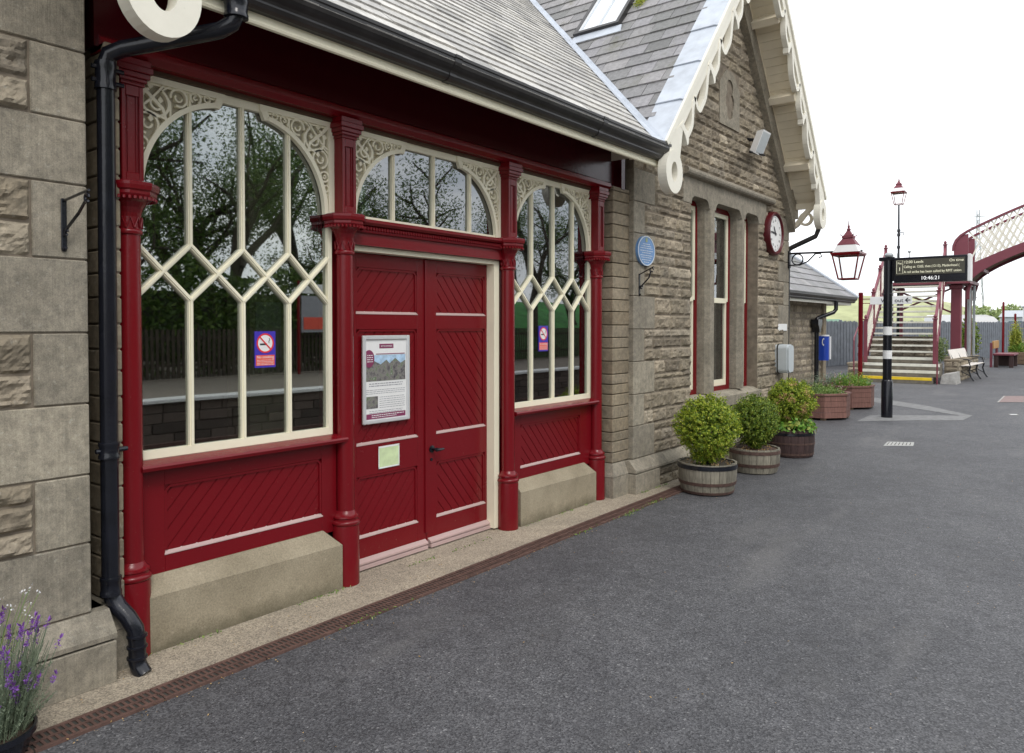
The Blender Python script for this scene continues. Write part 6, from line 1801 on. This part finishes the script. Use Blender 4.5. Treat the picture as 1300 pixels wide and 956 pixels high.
# grass bank
c = MB(); nx, ny = 26, 12; ids = {}
for i in range(nx + 1):
    for j in range(ny + 1):
        x = -75 + i * 2.9; y = 62 + j * 5.5
        rise = max(0, min(1, (y - 62) / 34)); rise = rise * rise * (3 - 2 * rise)
        side = max(0, min(1, (-5 - x) / 9)); side = side * side * (3 - 2 * side)
        z = (5.6 + .6 * math.sin(x * .13) + .25 * noise.noise(Vector((x * .2, y * .2, 0)))) * rise * side
        ids[i, j] = c.av((x, y, z - .03))
for i in range(nx):
    for j in range(ny): c.f.append((ids[i, j], ids[i + 1, j], ids[i + 1, j + 1], ids[i, j + 1]))
tag(c.build('grass_hill', simple('hazy_sunlit_grass', (.36, .38, .20), .95, var=.3, scale=.35, bs=0), smooth=True), kind='structure')  # sunlit look and distance haze mixed into the grass colour
for k, (x, y, r, h) in enumerate(((-6.6, 92, 2.0, 3.5), (-4.0, 94, 2.2, 3.7), (-1.4, 95, 2.2, 3.9), (1.6, 97, 2.2, 3.7))):
    bush((x, y), r, h, 2600, M_ftree, ['pale green distant tree under the bridge arch, leftmost of the row', 'distant round tree behind the minibus, second from left', 'distant tree behind the shed, third from left in the row', 'distant tree above the shed, rightmost of the row'][k], .22, 50 + k, 'distant_tree', 'distant trees beyond the yard')
# far hill on the horizon
c = MB(); A = []; Bq = []
for i in range(40):
    x = -500 + i * 30; A.append(c.av((x, 620, -2))); Bq.append(c.av((x, 700, 10 + 8 * noise.noise(Vector((x * .008, 3, 0))))))
for i in range(39): c.f.append((A[i], A[i + 1], Bq[i + 1], Bq[i]))
tag(c.build('far_hills', simple('far_hillside', (.42, .47, .44), 1, var=.1, scale=.02, bs=0)), kind='structure')

# ------------------------------------------------------------------ across the tracks (seen reflected in the glazing)
c = MB()
c.box(12.2, 17.6, -70, 90, -.95, -.0); c.box(17.6, 60, -70, 90, -.95, .05)
tag(c.build('opposite_platform', simple('opposite_platform_surface', (.20, .17, .14), .9, var=.2, bs=.2)), kind='structure')
c = MB(); rg = random.Random(77)
for row in range(4):
    y = -40 + rg.random()
    while y < 60:
        e = y + rg.uniform(.5, 1.0); c.bbox(12.12 + rg.uniform(0, .03), 12.2, y + .01, e - .01, -.94 + row * .22, -.94 + row * .22 + .21, .01); y = e
tag(c.build('opposite_platform_wall', M_boards), kind='structure')
c = MB(); y = -40
while y < 60: c.bbox(12.02, 12.55, y, y + .88, -.06, .02, .01); y += .9
tag(c.build('opposite_platform_edge', M_wht), kind='structure')
t = thing('palisade_fence', 'dark paling fence at the back of the opposite platform', 'fence', (17.7, 0, 0))
c = MB(); y = -30
while y < 60: c.box(17.7, 17.73, y, y + .09, .05, 1.5); y += .16
for z in (.4, 1.2): c.box(17.73, 17.78, -30, 60, z, z + .08)
c.build('paling', M_bark, t)
t = thing('notice_board', 'poster board on maroon posts across the tracks', 'notice board', (17.2, 16.0, 0))
for y in (15.35, 16.65): c = MB(); c.tube([(17.2, y, 0), (17.2, y, 3.1)], .05, 8); c.build('post', M_red, t)
c = MB(); c.box(17.15, 17.19, 15.43, 16.57, 1.4, 2.6); c.build('poster', M_ink, t)
c = MB(); c.box(17.13, 17.145, 15.5, 16.5, 1.5, 1.9); c.build('poster_panel', M_sor, t)
c = MB(); c.box(17.13, 17.17, 15.43, 16.57, 2.68, 3.0); c.build('heading_board', M_wht, t)
# trees: two prototypes copied along the opposite side
def make_tree(loc, H_, seed, label, spread=1.0):
    rg = random.Random(seed); t = thing('broadleaf_tree', label, 'tree', (0, 0, 0), group='trees across the tracks')
    tr = MB(); tips = []
    def grow(p, d, L, r, lev):
        pts = [p]; q = p.copy(); dd = d.copy()
        for i in range(4):
            dd = (dd + Vector((rg.gauss(0, .16), rg.gauss(0, .16), rg.gauss(.03, .08)))).normalized(); q = q + dd * L / 4; pts.append(q.copy())
        tr.tube(pts, lambda s_: r * (1 - .45 * s_), 7 if lev < 2 else 5, cap=False)
        if lev >= 3: tips.append(q); tips.append(pts[2]); return
        n = 3 if lev else 4
        for k in range(n):
            a = rg.random() * 6.28; tilt = rg.uniform(.5, 1.0) * spread; o = dd.orthogonal().normalized(); o.rotate(Matrix.Rotation(a, 3, dd))
            nd = (dd * math.cos(tilt) + o * math.sin(tilt)).normalized(); nd.z = max(nd.z, -.1)
            grow(pts[-1] if k < 2 else pts[2 + k % 2], nd, L * rg.uniform(.55, .8), r * .55, lev + 1)
    grow(Vector((0, 0, 0)), Vector((0, 0, 1)), H_ * .34, H_ * .028, 0)
    tr.build('trunk', M_bark, t, smooth=True)
    f = MB()
    for tp in tips:
        for _ in range(120):
            o = Vector((rg.gauss(0, 1), rg.gauss(0, 1), rg.gauss(0, .8))) * H_ * .038
            f.leaf(tp + o, .062, rg)
    f.build('crown', M_tree, t)
    return t
def copy_tree(o, parent=None):
    c = o.copy(); COL.objects.link(c); c.parent = parent
    for ch in list(o.children): copy_tree(ch, c)
    return c
A_ = make_tree((0, 0, 0), 10.5, 5, 'x'); B_ = make_tree((0, 0, 0), 12, 9, 'x', .8)
spots = [(A_, 20.0, 1.5, .4, 1.0), (B_, 22.5, 6.0, 2.1, 1.0), (A_, 20.5, 10.5, 3.3, 1.05), (B_, 21.5, 15.0, 1.0, .95), (A_, 20.2, 20.0, 5.0, 1.1), (B_, 24, -3.5, 4.0, 1.0), (A_, 22, 26.0, 2.6, 1.1), (B_, 20.5, 32.5, .2, 1.0), (A_, 22, 40, 1.4, 1.1), (B_, 27, 2.5, 5.2, 1.15), (A_, 28, 8.5, 1.9, 1.3), (B_, 27, 13.0, 2.8, 1.2), (A_, 28, 18, .7, 1.3), (B_, 28, 24, 3.9, 1.2), (A_, 29, 31, 2.2, 1.3), (A_, 26, -6, .9, 1.2)]
used = set(); nm = ['first', 'second', 'third', 'fourth', 'fifth', 'sixth', 'seventh', 'eighth', 'ninth', 'tenth', 'eleventh', 'twelfth', 'thirteenth', 'fourteenth', 'fifteenth', 'sixteenth']
order = sorted(range(len(spots)), key=lambda i: spots[i][2])
for i, (pr, x, y, rz, s_) in enumerate(spots):
    o = pr if id(pr) not in used else copy_tree(pr)
    used.add(id(pr)); o.location = (x, y, 0); o.rotation_euler = (0, 0, rz); o.scale = (s_,) * 3
    o['label'] = 'branching broadleaf tree across the tracks, %s along the row from the left' % nm[order.index(i)]
# undergrowth behind the far platform
f = MB(); rg = random.Random(90)
for _ in range(36000):
    y = rg.uniform(-14, 26); x = 18.1 + rg.random() * 2.0; h = 3.6 + 2.2 * noise.noise(Vector((y * .3, 1, 0)))
    f.leaf((x, y, rg.random() ** .8 * max(.5, h)), .11, rg)
tag(f.build('undergrowth', M_tree), kind='stuff')
c = MB(); ids = {}
for i in range(13):
    for j in range(30):
        x = 17.9 + i * .8; y = 25 + j * 1.6; ids[i, j] = c.av((x, y, .05 + 3.2 * (i / 12) ** .8 + .15 * noise.noise(Vector((x, y, 0)))))
for i in range(12):
    for j in range(29): c.f.append((ids[i, j], ids[i + 1, j], ids[i + 1, j + 1], ids[i, j + 1]))
tag(c.build('opposite_grass_bank', simple('green_grass', (.05, .20, .045), .95, var=.4, scale=1.2, bs=0), smooth=True), kind='structure')
# grit and leaf scraps gathered along the drain and the wall foot
f = MB(); rg = random.Random(61)
for _ in range(700):
    y = rg.uniform(1.2, 10); x = edge(y) + .14 + abs(rg.gauss(0, .05)) if rg.random() < .6 else rg.uniform(.07, .38)
    f.leaf((x, y, .010), rg.uniform(.002, .006), rg, nrm=Vector((0, 0, 3)), asp=.8)
for _ in range(260):
    f.leaf((rg.uniform(.6, 3.4), rg.uniform(1.5, 12), .004), rg.uniform(.002, .006), rg, nrm=Vector((0, 0, 3)), asp=.8)
tag(f.build('grit', M_tanl), kind='stuff')
f = MB()
for _ in range(1500):
    y = rg.uniform(6.3, 10.9) if rg.random() < .7 else rg.uniform(1.6, 6.0)
    x = (.225 if y > 6.4 else .07) + abs(rg.gauss(0, .012))
    if noise.noise(Vector((y * 2.3, 0, 4))) < 0: continue
    f.leaf((x, y, .008 + abs(rg.gauss(0, .006))), rg.uniform(.004, .009), rg, asp=.7)
tag(f.build('moss', M_herb), kind='stuff')
c = MB(); c.box(29.5, 30, -30, 70, 0, 3.2); tag(c.build('earth_bank', M_drk), kind='structure')
